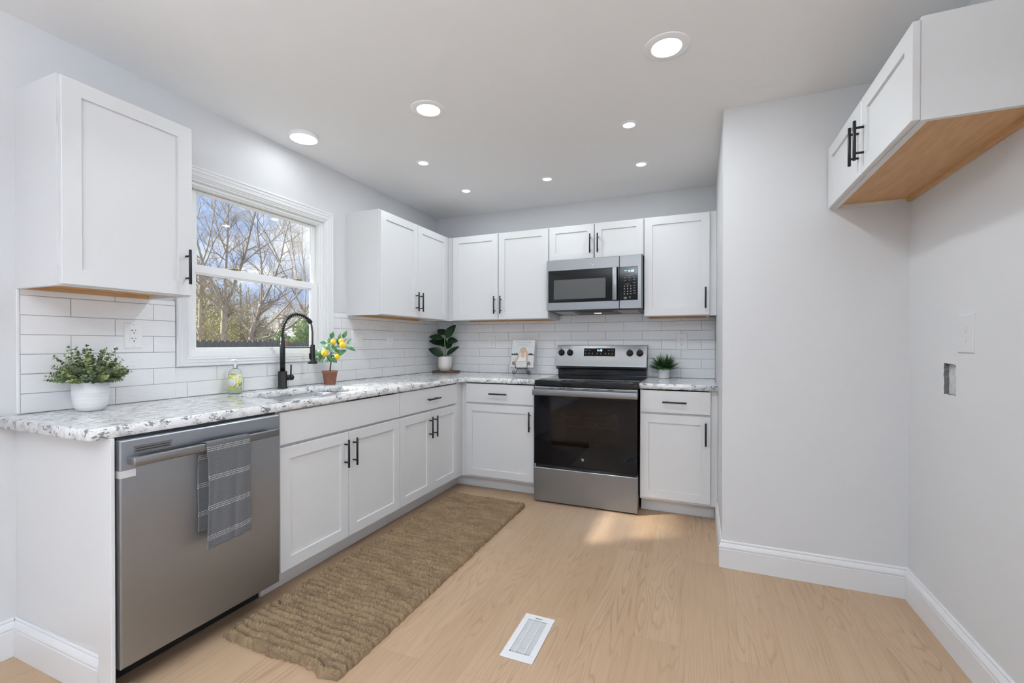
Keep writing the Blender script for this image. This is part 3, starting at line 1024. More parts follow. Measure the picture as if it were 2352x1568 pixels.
m = MB(); m.M = SM
for x in (0.258, 0.286, 0.314, 0.354, 0.386, 0.424, 0.452, 0.480):
    m.add([(x - .006, -.0036, .100), (x + .006, -.0036, .100), (x + .006, -.0036, .1025), (x - .006, -.0036, .1025)], [(0, 1, 2, 3)])
    m.add([(x - .0025, -.0036, .106), (x + .0025, -.0036, .106), (x + .0025, -.0036, .111), (x - .0025, -.0036, .111)], [(0, 1, 2, 3)])
for x in (0.260, 0.288, 0.452, 0.480):
    m.add([(x - .008, -.0036, .131), (x + .008, -.0036, .131), (x + .008, -.0036, .1345), (x - .008, -.0036, .1345)], [(0, 1, 2, 3)])
m.build('key_marks', M['print_grey'], dp)
for x in (0.042, 0.118, 0.624, 0.704):
    m = MB(); m.M = SM @ Matrix.Translation((x, 0, 0.112))
    m.cyl((0, 0.0, 0), (0, -0.006, 0), 0.0285, 28, 0.0275)
    m.cyl((0, -0.006, 0), (0, -0.024, 0), 0.0235, 28, 0.020, 0.0012)
    m.box(-0.006, -0.034, -0.021, 0.006, -0.022, 0.0285, 0.002)
    kb = m.build('knob', M['black_enamel'], bg)
    m = MB(); m.M = SM @ Matrix.Translation((x, 0, 0.112))
    m.box(-0.0008, -0.0345, 0.012, 0.0008, -0.0340, 0.027)
    m.build('pointer', M['print_light'], kb)
m = MB(); m.M = SM
for x in (0.042, 0.118, 0.624, 0.704):
    for a in (-0.6, 0.0, 0.6):
        px_, pz_ = x + 0.037 * math.sin(a), 0.112 - 0.037 * math.cos(a)
        m.add([(px_ - .002, -.0003, pz_ - .0015), (px_ + .002, -.0003, pz_ - .0015), (px_ + .002, -.0003, pz_ + .0015), (px_ - .002, -.0003, pz_ + .0015)], [(0, 1, 2, 3)])
for i in range(9):
    x = 0.672 + i * .0078
    m.add([(x - .0028, -.0003, .1475), (x + .0028, -.0003, .1475), (x + .0028, -.0003, .1505), (x - .0028, -.0003, .1505)], [(0, 1, 2, 3)])
m.build('dial_marks', M['print_grey'], bg)

# oven door: black glass with a see-through window, cavity with racks behind it
m = MB()
m.loops([(0.002, 0.290, W - .002, 0.806, -0.640), (0.002, 0.290, W - .002, 0.806, -0.679), (0.004, 0.292, W - .004, 0.804, -0.681),
         (0.135, 0.440, 0.620, 0.695, -0.681), (0.135, 0.440, 0.620, 0.695, -0.655)], False, False)
od = m.build('oven_door', M['black_glass'], rg_)
m = MB(); m.box(0.134, -0.6808, 0.439, 0.621, -0.678, 0.696)
m.build('door_window', M['oven_pane'], od)
m = MB()
m.box(0.002, -0.678, 0.8055, W - .002, -0.642, 0.868, 0.003)
tr = m.build('door_top_rail', M['steel'], od)
for a, b in ((0.12, 0.155), (0.195, 0.242), (0.257, 0.308), (0.372, 0.424), (0.437, 0.492), (0.552, 0.592)):
    m = MB(); m.box(a, -0.6787, 0.8585, b, -0.676, 0.8632)
    m.build('vent_slot', M['slot'], tr)
m = MB()
m.box(-0.001, -0.722, 0.808, W + .001, -0.704, 0.852, 0.003, 2)
for x in (0.010, W - .050): m.box(x, -0.706, 0.814, x + .040, -0.676, 0.846, 0.002)
m.build('handle', M['steel'], od)
t = NT('oven_enamel'); n = t.noise(t.coord(), 30, 3)
t.set(color=t.ramp(n, [(0.3, (0.13, 0.13, 0.132)), (0.7, (0.22, 0.22, 0.22))]), rough=0.5)
m = MB(); m.loops([(0.09, 0.36, 0.665, 0.76, -0.635), (0.09, 0.36, 0.665, 0.76, -0.12)], False, True)
cv = m.build('oven_cavity', t.mat, rg_)
for z in (0.575, 0.640):
    m = MB()
    for y in (-0.60, -0.16): m.cyl((0.095, y, z), (0.66, y, z), 0.004, 8)
    for i in range(19):
        x = 0.11 + i * 0.0297
        m.cyl((x, -0.60, z + .004), (x, -0.16, z + .004), 0.0022, 6)
    m.build('oven_rack', M['chrome'], cv)
# round badge with a scrolled monogram
def monogram(mb, cx, cz, y, r):
    mb.tube([(cx + r * math.cos(2 * PI * k / 32), y, cz + r * math.sin(2 * PI * k / 32)) for k in range(32)], r * 0.07, 6, False, True, True)
    mb.tube([(cx + .78 * r * math.cos(2 * PI * k / 32), y, cz + .78 * r * math.sin(2 * PI * k / 32)) for k in range(32)], r * 0.045, 6, False, True, True)
    for s in (0, 1, 2, 3):
        a0 = s * PI / 2
        mb.tube([(cx + r * .88 * math.cos(a0 + .35 + k * .12) , y, cz + r * .88 * math.sin(a0 + .35 + k * .12)) for k in range(8)], r * 0.05, 5)
    G = [(-.08, .30), (-.30, .42), (-.48, .18), (-.46, -.14), (-.24, -.30), (-.06, -.12), (-.10, .06), (-.28, .04)]
    Ee = [(.44, .26), (.30, .42), (.10, .32), (.14, .10), (.30, .04), (.08, -.06), (.06, -.28), (.26, -.40), (.46, -.22)]
    for q in (G, Ee): mb.tube([(cx + a * r, y, cz + b * r) for a, b in q], r * 0.075, 6)
m = MB(); m.lathe([(0.0118, 0.0), (0.0112, 0.0012), (0.0002, 0.0014)], (0, 0, 0), 32)
m.v = [(0.373 + a, -0.6812 - c, 0.348 + b) for a, b, c in m.v]
bd = m.build('badge', M['chrome'], od)
m = MB(); monogram(m, 0.373, 0.348, -0.6829, 0.0100)
m.build('monogram', M['black_plastic'], bd)
m = MB(); m.box(0.012, -0.672, 0.264, W - .012, -0.640, 0.289)
m.build('drawer_gap', M['dark_void'], rg_)
m = MB()
e = 0.003
m.loops([(0.001, 0.013, W - .001, 0.262, -0.640), (0.001, 0.013, W - .001, 0.262, -0.677), (0.001 + e, 0.013 + e, W - .001 - e, 0.262 - e, -0.680)])
m.build('storage_drawer', M['steel_cool'], rg_)
for x in (0.05, W - .05):
    for y in (-0.60, -0.10):
        m = MB(); m.cyl((x, y, 0.0), (x, y, 0.031), 0.016, 12)
        m.build('foot', M['black_plastic'], rg_)

# ------------------------------------------------------------------ microwave under its cabinet
mw = thing('microwave', 'stainless over-the-range microwave with black door above the cooker', 'microwave', (1.2675, 0, 1.440))
W = 0.757; H = 0.4265
m = MB()
Pm = [(-0.005, 0.0), (-0.345, 0.014), (-0.352, 0.020), (-0.352, H), (-0.005, H)]
m.prism(Pm, 0.004, W - .004, 'x')
t = NT('dark_grey_casing'); t.set(color=(0.10, 0.10, 0.102), rough=0.45, metal=0.4)
bo = m.build('casing', t.mat, mw)
# door (left) and control column (right), stainless
xd = 0.585
m = MB()
m.loops([(0.0005, 0.018, xd - .001, H - .004, -0.353), (0.0005, 0.018, xd - .001, H - .004, -0.380), (0.003, 0.0205, xd - .0035, H - .0065, -0.383),
         (0.014, 0.080, xd - .0036, 0.338, -0.383), (0.016, 0.082, xd - .0040, 0.336, -0.381)], False, True)
md_ = m.build('door', M['steel'], mw)
m = MB(); m.loops([(0.016, 0.081, xd - .0012, 0.337, -0.3800), (0.016, 0.081, xd - .0012, 0.337, -0.3828), (0.018, 0.083, xd - .0012, 0.335, -0.3836)], False, True)
gl = m.build('door_glass', M['black_glass'], md_)
t = NT('grey_mesh_screen'); n = t.noise(t.coord('Object', (600, 600, 600)), 1.0, 1)
t.set(color=t.ramp(n, [(0.3, (0.060, 0.060, 0.060)), (0.7, (0.085, 0.085, 0.085))]), rough=0.35)
m = MB(); m.loops([(0.062, 0.106, 0.480, 0.262, -0.3837), (0.063, 0.107, 0.479, 0.261, -0.3841)], False, True)
m.build('viewing_screen', t.mat, gl)
m = MB()
m.box(xd - .048, -0.418, 0.082, xd - .014, -0.404, 0.338, 0.004, 2)
for z in (0.086, 0.310): m.box(xd - .044, -0.406, z, xd - .018, -0.383, z + .024, 0.002)
m.build('handle', M['steel'], md_)
m = MB(); monogram(m, 0.372, 0.378, -0.3835, 0.0125)
m.build('monogram', M['chrome'], md_)
m = MB()
m.loops([(xd + .0015, 0.018, W - .0005, H - .004, -0.353), (xd + .0015, 0.018, W - .0005, H - .004, -0.374), (xd + .0035, 0.0205, W - .010, H - .0065, -0.383)], False, True)
cp = m.build('control_column', M['steel'], mw)
m = MB(); m.loops([(xd + .0015, 0.081, 0.723, 0.337, -0.3800), (xd + .0015, 0.081, 0.723, 0.337, -0.3828), (xd + .0015, 0.083, 0.721, 0.335, -0.3838)], False, True)
kp = m.build('control_panel', M['black_glass'], cp)
m = MB(); put_text(m, '4:48', 0.026, 0.672, 0.302, -0.3842)
m.add([(0.632 + a, -0.3842, 0.304 + b) for a, b in ((-.010, .004), (.0, -.003), (.010, .004), (.010, .007), (.0, .001), (-.010, .007))], [(0, 1, 4, 5), (1, 2, 3, 4)])
m.build('digits', M['led_digits'], kp)
m = MB()
def dash(x, z, w, h=0.003): m.add([(x - w / 2, -.3842, z - h / 2), (x + w / 2, -.3842, z - h / 2), (x + w / 2, -.3842, z + h / 2), (x - w / 2, -.3842, z + h / 2)], [(0, 1, 2, 3)])
dash(0.663, 0.268, 0.050, .0025)
for x, z in ((0.628, 0.252), (0.662, 0.252), (0.697, 0.253), (0.628, 0.232), (0.662, 0.233), (0.697, 0.236)): dash(x, z, 0.017)
dash(0.646, 0.203, 0.034, .0025)
for i in range(4):
    for j in range(3): dash(0.624 + j * .0235, 0.188 - i * .0195, 0.008, .0075)
for z in (0.212, 0.192, 0.172, 0.153, 0.134): dash(0.698, z, 0.015, .0035)
for z in (0.104, 0.099, 0.092): dash(0.630, z, 0.022, .003)
for z in (0.107, 0.098): dash(0.664, z, 0.012, .003)
m.build('key_marks', M['print_grey'], kp)
# underside: filters, vent, lamp
def under(x, y, out=0.0): return (x, y, 0.0 + (-y - 0.005) / 0.34 * 0.014 - out)
t = NT('metal_filter_mesh'); n = t.noise(t.coord('Object', (250, 250, 250)), 1.0, 1)
t.set(color=t.ramp(n, [(0.35, (0.22, 0.22, 0.22)), (0.7, (0.62, 0.62, 0.62))]), rough=0.4, metal=0.5)
for a, b in ((0.05, 0.20), (0.56, 0.71)):
    m = MB()
    q = [under(a, -0.30, .0005), under(b, -0.30, .0005), under(b, -0.08, .0005), under(a, -0.08, .0005)]
    m.add(q + [(x, y, z - .003) for x, y, z in q], [(4, 5, 6, 7), (0, 1, 5, 4), (1, 2, 6, 5), (2, 3, 7, 6), (3, 0, 4, 7)])
    m.build('grease_filter', t.mat, bo)
m = MB(); q = [under(0.23, -0.33, .0006), under(0.53, -0.33, .0006), under(0.50, -0.20, .0006), under(0.26, -0.20, .0006)]
m.add(q, [(0, 1, 2, 3)]); m.build('vent_opening', M['slot'], bo)
m = MB(); q = [under(0.34, -0.150, .0008), under(0.40, -0.150, .0008), under(0.40, -0.125, .0008), under(0.34, -0.125, .0008)]
m.add(q, [(0, 1, 2, 3)]); m.build('lamp_cover', M['hood_lamp'], bo)
# ------------------------------------------------------------------ outlets and switches (local frame faces -y)
def plate(c, x, z, w, h, d=0.005):
    k = MB(); k.loops([(x - w / 2, z - h / 2, x + w / 2, z + h / 2, 0), (x - w / 2, z - h / 2, x + w / 2, z + h / 2, -d * .45),
                       (x - w / 2 + .003, z - h / 2 + .003, x + w / 2 - .003, z + h / 2 - .003, -d)])
    return k.build('cover_plate', M['plastic'], c)
def slots(c, x, z, y, t_slot=False):
    k = MB()
    k.box(x - .0075, y - .0004, z + .001, x - .0055, y + .001, z + .0085)
    if t_slot: k.box(x - .0125, y - .0004, z + .0038, x - .0075, y + .001, z + .0060)
    k.box(x + .0055, y - .0004, z + .002, x + .0073, y + .001, z + .0080)
    k.cyl((x, y + .001, z - .007), (x, y - .0004, z - .007), 0.0027, 12)
    return k.build('socket_slots', M['slot'], c)
def screw(c, x, z, y):
    k = MB(); k.cyl((x, y + .001, z), (x, y - .0006, z), 0.0028, 12); k.build('screw', M['print_light'], c)

YT = 0.0088   # face of the tiles
def rect_outlet(name, label, loc, rz, z, t_slot=False, w=0.072, h=0.117, duplex=False, paint=None):
    c = thing(name, label, 'outlet', loc, rz, 'wall outlets')
    p = plate(c, 0, z, w, h)
    if paint: p.data.materials[0] = paint
    if duplex:
        for s in (-1, 1):
            k = MB()
            pts = []
            for i in range(28):
                a = 2 * PI * i / 28
                pts.append((max(-.0150, min(.0150, .0172 * math.cos(a))), z + s * .0195 + .0148 * math.sin(a)))
            k.prism(pts, -0.0062, -0.004, 'y')
            r = k.build('receptacle', paint or M['plastic'], c)
            if not paint: slots(r, 0, z + s * .0195, -0.0064)
            else:
                k = MB(); k.cyl((0, -.0060, z + s * .0195 - .007), (0, -.0064, z + s * .0195 - .007), 0.0022, 10); k.build('filled_hole', M['print_light'], r)
    else:
        k = MB(); k.box(-.0165, -0.0066, z - .0335, .0165, -0.004, z + .0335, 0.0008)
        r = k.build('receptacle', M['plastic'], c)
        for s in (-1, 1): slots(r, 0, z + s * .0185, -0.0066, t_slot)
    if not paint: screw(p, 0, z + h * .42, -0.005); screw(p, 0, z - h * .42, -0.005)
    return c
rect_outlet('wall_outlet', 'white rectangular outlet on the tiles above the bushy potted plant', (YT, -2.616, 0), LEFT, 1.225, True)
rect_outlet('wall_outlet', 'white outlet on the window-wall tiles between light switch and corner plant', (YT, -0.769, 0), LEFT, 1.232)
rect_outlet('wall_outlet', 'white outlet on the back-wall tiles between corner plant and cookbook', (0.600, -YT, 0), 0, 1.205, False, 0.072, 0.116)
rect_outlet('wall_outlet', 'white outlet on the back-wall tiles right of the cooker above the fern', (2.288, -YT, 0), 0, 1.208, False, 0.086, 0.135, True)
rect_outlet('wall_outlet', 'blank painted-over outlet on the right wall above the plaster cut-out', (XR, -1.708, 0), RIGHT, 1.227, False, 0.105, 0.142, True, M['wall'])
c = thing('light_switch', 'white double rocker switch plate right of the lemon tree', 'switch', (YT, -1.160, 0), LEFT)
p = plate(c, 0, 1.227, 0.113, 0.128)
for x, s in ((-0.023, 1), (0.023, -1)):
    k = MB()
    z = 1.227
    k.prism([(-.004, z - .0335), (-.0055 - (.004 if s > 0 else 0), z - .0335), (-.0065, z), (-.0055 - (.004 if s < 0 else 0), z + .0335), (-.004, z + .0335)], x - .0165, x + .0165, 'x')
    k.build('rocker', M['plastic'], c)
    screw(p, x, 1.227 + .049, -0.005); screw(p, x, 1.227 - .049, -0.005)

# ------------------------------------------------------------------ floor register
c = thing('floor_register', 'white slotted metal floor vent set in the planks', 'floor vent', (1.786, -2.1625, 0))
w, h = 0.066, 0.1435
k = MB()
k.loops([(-.049, -.115, .049, .115, 0.0), (-.049, -.115, .049, .115, 0.046)], False, True)
k.v = [(a_, c_, -b_ - .0005) for a_, b_, c_ in k.v]
k.build('duct', simple('grey_duct', (0.13, 0.13, 0.13), 0.8), c)
k = MB()
ix, iy0, iy1 = 0.0415, -0.108, 0.110
k.box(-w, -h, 0.0003, w, iy0, 0.0050, .001); k.box(-w, iy1, 0.0003, w, h, 0.0050, .001)
k.box(-w, iy0, 0.0003, -ix, iy1, 0.0050, .0008); k.box(ix, iy0, 0.0003, w, iy1, 0.0050, .0008)
k.build('frame', M['trim'], c)
k = MB()
for x in (-.0175, .0175): k.box(x - .0018, iy0, 0.0015, x + .0018, iy1, 0.0046)
n = 19
for i in range(1, n):
    y = iy0 + (iy1 - iy0) * i / n
    q = [(y + .0046, .0046), (y + .0058, .0044), (y + .0010, -.0085), (y - .0002, -.0083)]
    k.prism(q, -ix, ix, 'x')
k.build('louvres', M['trim'], c)
k = MB(); k.box(-.0155, iy1 + .010, 0.0046, .0155, iy1 + .0135, 0.0053); k.build('damper_slot', M['slot'], c)

# ------------------------------------------------------------------ jute runner
RX0, RX1, RY0, RY1 = 0.640, 1.250, -2.640, -0.800
nx, ny = 170, 740
xs = np.linspace(0, 1, nx); ys = np.linspace(0, 1, ny)
rs = np.random.RandomState(4)
def smooth_noise(shape, cells, rs):
    g = rs.rand(cells[0] + 2, cells[1] + 2)
    a = np.linspace(0, cells[0], shape[0]); b = np.linspace(0, cells[1], shape[1])
    ia, ib = a.astype(int), b.astype(int)
    fa, fb = (a - ia)[:, None], (b - ib)[None, :]
    fa, fb = fa * fa * (3 - 2 * fa), fb * fb * (3 - 2 * fb)
    return (g[np.ix_(ia, ib)] * (1 - fa) * (1 - fb) + g[np.ix_(ia + 1, ib)] * fa * (1 - fb) + g[np.ix_(ia, ib + 1)] * (1 - fa) * fb + g[np.ix_(ia + 1, ib + 1)] * fa * fb)
Lr, Wr = RY1 - RY0, RX1 - RX0
Y, X = np.meshgrid(ys * Lr, xs * Wr, indexing='ij')
warp = (smooth_noise((ny, nx), (40, 9), rs) - .5) * 0.016 + (smooth_noise((ny, nx), (120, 45), rs) - .5) * 0.007
pitch = 0.0335
ph = (Y + warp) / pitch
rib = np.abs(np.sin(PI * ph)) ** 0.42
row = np.floor(ph)
bead = np.abs(np.sin(PI * (X / 0.0135 + 0.37 * row + (smooth_noise((ny, nx), (75, 30), rs) - .5) * 1.6))) ** 0.6
lump = smooth_noise((ny, nx), (150, 60), rs)
fib = smooth_noise((ny, nx), (420, 140), rs)
hz = 0.001 + rib * (0.0160 + 0.0100 * bead + 0.0055 * lump) + fib * 0.0030
edge = np.minimum(np.minimum(X, Wr - X), np.minimum(Y, Lr - Y))
hz = np.where(edge < 0.008, hz * np.clip(edge / 0.008, 0, 1) ** 0.5, hz)
ex = (smooth_noise((ny, 2), (110, 1), rs)[:, 0] - .5) * 0.010 + 0.004 * np.cos(2 * PI * ys * Lr / pitch)
ex2 = (smooth_noise((ny, 2), (90, 1), rs)[:, 0] - .5) * 0.008
ey = (smooth_noise((2, nx), (1, 9), rs)[0] - .5) * 0.026 + (smooth_noise((2, nx), (1, 42), rs)[0] - .5) * 0.009
wl_ = np.clip(1 - X / 0.05, 0, 1); wr_ = np.clip(1 - (Wr - X) / 0.05, 0, 1)
wb_ = np.clip(1 - Y / 0.06, 0, 1); wt_ = np.clip(1 - (Lr - Y) / 0.06, 0, 1)
XX = RX0 + X + ex[:, None] * wl_ + ex2[:, None] * wr_
YY = RY0 + Y + ey[None, :] * wb_ - ey[None, ::-1] * wt_ * .6 + (X / Wr - .5) * -0.020
V = np.stack([XX, YY, 0.0008 + hz], -1).reshape(-1, 3)
ii = np.arange(ny - 1)[:, None] * nx + np.arange(nx - 1)[None, :]
F = np.stack([ii, ii + 1, ii + nx + 1, ii + nx], -1).reshape(-1, 4)
me = bpy.data.meshes.new('jute_rug')
me.vertices.add(len(V)); me.vertices.foreach_set('co', V.astype(np.float32).ravel())
me.loops.add(F.size); me.loops.foreach_set('vertex_index', F.astype(np.int32).ravel())
me.polygons.add(len(F)); me.polygons.foreach_set('loop_start', np.arange(0, F.size, 4, dtype=np.int32))
me.polygons.foreach_set('use_smooth', np.ones(len(F), dtype=bool))
me.update(calc_edges=True); me.validate()
me.materials.append(M['jute'])
o = bpy.data.objects.new('jute_rug', me); COL.objects.link(o)
tag(o, 'brown braided jute runner rug on the floor along the sink cabinets', 'rug')

# ------------------------------------------------------------------ towel over the dishwasher handle
path = []
xf, xb = 0.7105, 0.6765
path += [(xb - .0065, 0.474), (xb - .006, 0.60), (xb - .003, 0.70), (xb + .002, 0.770), (xb + .006, 0.803), (xb + .011, 0.8160)]
path += [(0.697, 0.8180), (0.705, 0.8165), (xf, 0.812), (xf + .0012, 0.793), (xf + .003, 0.74), (xf + .006, 0.62), (xf + .009, 0.52), (xf + .0085, 0.425)]
def resample(P, n):
    P = [Vector((a, b)) for a, b in P]
    L = [0]
    for i in range(1, len(P)): L.append(L[-1] + (P[i] - P[i - 1]).length)
    out = []
    for k in range(n):
        s = L[-1] * k / (n - 1)
        for i in range(1, len(P)):
            if s <= L[i] + 1e-9:
                u = (s - L[i - 1]) / (L[i] - L[i - 1]); out.append((P[i - 1] + (P[i] - P[i - 1]) * u, s)); break
    return out, L[-1]
rp, TL = resample(path, 110)
ncol = 36
Vt, Ft, UV = [], [], []
rg = random.Random(8)
for i, (p, s) in enumerate(rp):
    front = s / TL
    for j in range(ncol):
        u = j / (ncol - 1)
        y = -2.741 + 0.172 * u
        y += 0.0035 * math.sin(s * 14 + 1) * (1 - u) + 0.0025 * math.sin(s * 19) * u
        amp = 0.0040 * min(1, abs(s - 0.37) * 5)
        dx = amp * (math.sin(u * 7.5 + 0.6 + s * 2) + 0.5 * math.sin(u * 15 + s * 5))
        if front < 0.47: dx = -abs(dx) * 0.3 - 0.0005; y -= 0.010 * (1 - front)
        elif front > 0.55: dx = abs(dx) * 1.1
        else: dx = 0
        dz = -0.012 * (1 - u) * max(0, front - .6) * 2.2 if front > .6 else 0
        Vt.append((p.x + dx, y, p.y + dz)); UV.append((u * 0.172, s + 0.068))
for i in range(len(rp) - 1):
    for j in range(ncol - 1):
        a = i * ncol + j
        Ft.append((a, a + 1, a + ncol + 1, a + ncol))
me = bpy.data.meshes.new('dish_towel')
me.from_pydata(Vt, [], Ft)
uvl = me.uv_layers.new(name='UVMap')
for l in me.loops: uvl.data[l.index].uv = UV[l.vertex_index]
for p in me.polygons: p.use_smooth = True
me.materials.append(M['towel'])
o = bpy.data.objects.new('dish_towel', me); COL.objects.link(o)
sm_ = o.modifiers.new('thickness', 'SOLIDIFY'); sm_.thickness = 0.0026; sm_.offset = 1.0
tag(o, 'dark grey woven dish towel with white stitched rows over the dishwasher handle', 'towel')

# ------------------------------------------------------------------ faucet
FX, FY = 0.055, -1.858
f = thing('kitchen_faucet', 'matte black spring-neck pull-down kitchen faucet behind the sink', 'faucet', (FX, FY, CT))
m = MB()
m.lathe([(0.029, 0.0005), (0.029, 0.006), (0.0265, 0.008), (0.0255, 0.009), (0.0255, 0.103), (0.0245, 0.104), (0.0155, 0.104)], n=32)
m.build('base', M['black_metal'], f)
m = MB()
m.lathe([(0.0150, 0.1045), (0.0150, 0.274), (0.0135, 0.276), (0.0125, 0.278), (0.0125, 0.318), (0.010, 0.3185)], n=28)
m.build('column', M['black_metal'], f)
hd = Vector((0.052, 0.182, 0)); Ld = hd.length; hd.normalize()    # towards the spray head
pts = []
R = Ld * 0.5
z0 = 0.3185
prof = [(0.0, z0), (0.002, z0 + .035), (0.012, z0 + .078), (0.034, z0 + .113), (0.066, z0 + .135), (0.096, z0 + .140), (0.126, z0 + .134), (0.152, z0 + .118), (0.170, z0 + .100)]
def sampler(prof, n):
    rp_, L_ = resample(prof, n)
    out = [p for p, s in rp_]
    for _ in range(6):
        out = [out[0]] + [(out[i - 1] + out[i] * 2 + out[i + 1]) / 4 for i in range(1, len(out) - 1)] + [out[-1]]
    return [Vector((hd.x * p.x, hd.y * p.x, p.y)) for p in out]
C3 = sampler(prof, 60)
m = MB(); m.tube(C3, 0.0062, 12); m.build('hose_arch', M['black_metal'], f)
m = MB(); hel = []
turns = 19; NN = turns * 14
sidev = Vector((-hd.y, hd.x, 0))
for k in range(NN + 1):
    u = k / NN * (len(C3) - 1); i = min(int(u), len(C3) - 2); w_ = u - i
    p = C3[i].lerp(C3[i + 1], w_)
    t_ = (C3[i + 1] - C3[i]).normalized()
    nn_ = t_.cross(sidev).normalized()
    a = 2 * PI * turns * k / NN
    hel.append(p + (sidev * math.cos(a) + nn_ * math.sin(a)) * 0.0118)
m.tube(hel, 0.0019, 6); m.build('spring', M['black_metal'], f)
e_ = C3[-1]
m = MB()
m.cyl(e_ - Vector((0, 0, 0.002)) - hd * 0.012 + Vector((0, 0, .012)), e_ + hd * 0.010 - Vector((0, 0, .012)), 0.0135, 18, bev=0.003)
m.build('swivel_joint', M['black_metal'], f)
hx = hd * 0.1885
m = MB()
hp = [e_ + hd * 0.006 - Vector((0, 0, .004)), e_ + hd * 0.013 - Vector((0, 0, .03)), Vector((hx.x, hx.y, z0 + .030)), Vector((hx.x, hx.y, z0 - .02)), Vector((hx.x, hx.y, 0.262))]
m.tube(hp, 0.0058, 10); m.build('hose', simple('dark_grey_hose', (0.05, 0.05, 0.052), 0.5), f)
m = MB()
m.lathe([(0.007, 0.268), (0.0135, 0.266), (0.0150, 0.262), (0.0160, 0.20), (0.0165, 0.168), (0.020, 0.163), (0.020, 0.160)], (hx.x, hx.y, 0), 24)
sh = m.build('spray_head', M['black_metal'], f)
m = MB(); m.lathe([(0.0165, 0.164), (0.0275, 0.1585), (0.0285, 0.156), (0.0285, 0.147), (0.026, 0.144), (0.002, 0.144)], (hx.x, hx.y, 0), 28)
m.build('spray_face', M['black_metal'], sh)
m = MB()
bx = hx - hd * 0.0185
m.box(bx.x - .004, bx.y - .004, 0.176, bx.x + .004, bx.y + .004, 0.212, .0015); m.build('spray_button', M['black_metal'], sh)
m = MB()
m.cyl(hd * 0.012 + Vector((0, 0, 0.249)), hx + Vector((0, 0, 0.249)) - hd * 0.010, 0.0032, 10)
m.build('docking_arm', M['black_metal'], f)
m = MB()
m.cyl((0, 0.022, 0.062), (0, 0.050, 0.062), 0.0165, 20)
m.cyl((0, 0.051, 0.062), (0, 0.074, 0.062), 0.0172, 20, bev=0.004)
lv = m.build('valve', M['black_metal'], f)
m = MB(); m.cyl((0, 0.060, 0.075), (-0.004, 0.066, 0.142), 0.0046, 10, bev=0.001)
m.build('lever', M['black_metal'], lv)

# ------------------------------------------------------------------ soap dispenser
s = thing('soap_dispenser', 'clear pump bottle of soap with a lemon print label on the worktop', 'soap bottle', (0.066, -2.168, CT), 0.39)
s.scale = (0.86, 0.86, 1.0)
k_ = 1.0
m = MB()
body = [(0.030, 0.0008), (0.0365, 0.003), (0.0380, 0.008), (0.0380, 0.106), (0.036, 0.117), (0.029, 0.128), (0.019, 0.135), (0.0125, 0.138), (0.0125, 0.143)]
m.lathe(body, n=40, cap1=False)
m.build('bottle', M['bottle'], s)
m = MB(); m.lathe([(0.0285, 0.002), (0.0348, 0.004), (0.0362, 0.008), (0.0362, 0.092), (0.001, 0.0922)], n=36, cap1=False)
m.build('soap', M['liquid'], s)
def wrap(mb, r, a0, a1, z0, z1, n=24, t=0.0004):
    A = [(r * math.sin(a0 + (a1 - a0) * k / n), -r * math.cos(a0 + (a1 - a0) * k / n)) for k in range(n + 1)]
    B = [((r + t) * math.sin(a0 + (a1 - a0) * k / n), -(r + t) * math.cos(a0 + (a1 - a0) * k / n)) for k in range(n + 1)]
    for k in range(n):
        q = [A[k], A[k + 1], B[k + 1], B[k]]
        mb.add([(x, y, z0) for x, y in q] + [(x, y, z1) for x, y in q], [(3, 2, 6, 7), (0, 3, 2, 1), (4, 5, 6, 7), (1, 0, 4, 5)], True)
m = MB(); wrap(m, 0.0381, -2.6, 2.6, 0.022, 0.105, 48)
lb = m.build('label', M['label'], s)
m = MB(); wrap(m, 0.0386, -0.56, 0.56, 0.044, 0.080, 14)
bg_ = m.build('badge', M['badge'], lb)
m = MB()
for z, w_ in ((0.071, .42), (0.066, .34), (0.061, .30), (0.056, .36)): wrap(m, 0.03905, -w_, w_, z - .0006, z + .0006, 10, .0001)
m.build('badge_lettering', M['badge_ink'], bg_)
m = MB(); m.lathe([(0.0135, 0.139), (0.0140, 0.140), (0.0140, 0.156), (0.0130, 0.157), (0.005, 0.157)], n=28)
m.build('collar', M['chrome'], s)
m = MB()
m.lathe([(0.0062, 0.1565), (0.0062, 0.164), (0.0036, 0.165), (0.0036, 0.174), (0.0095, 0.176), (0.0110, 0.180), (0.0105, 0.185), (0.006, 0.1875)], n=20)
m.tube([(0.0, 0, 0.182), (-0.014, -0.002, 0.183), (-0.022, -0.003, 0.1805), (-0.024, -0.003, 0.177)], [0.0055, 0.0048, 0.0042, 0.0036], 10)
m.build('pump_head', M['plastic'], s)

# ------------------------------------------------------------------ plants (local x runs to the viewer's right, -y to the viewer)
YAW = 0.39
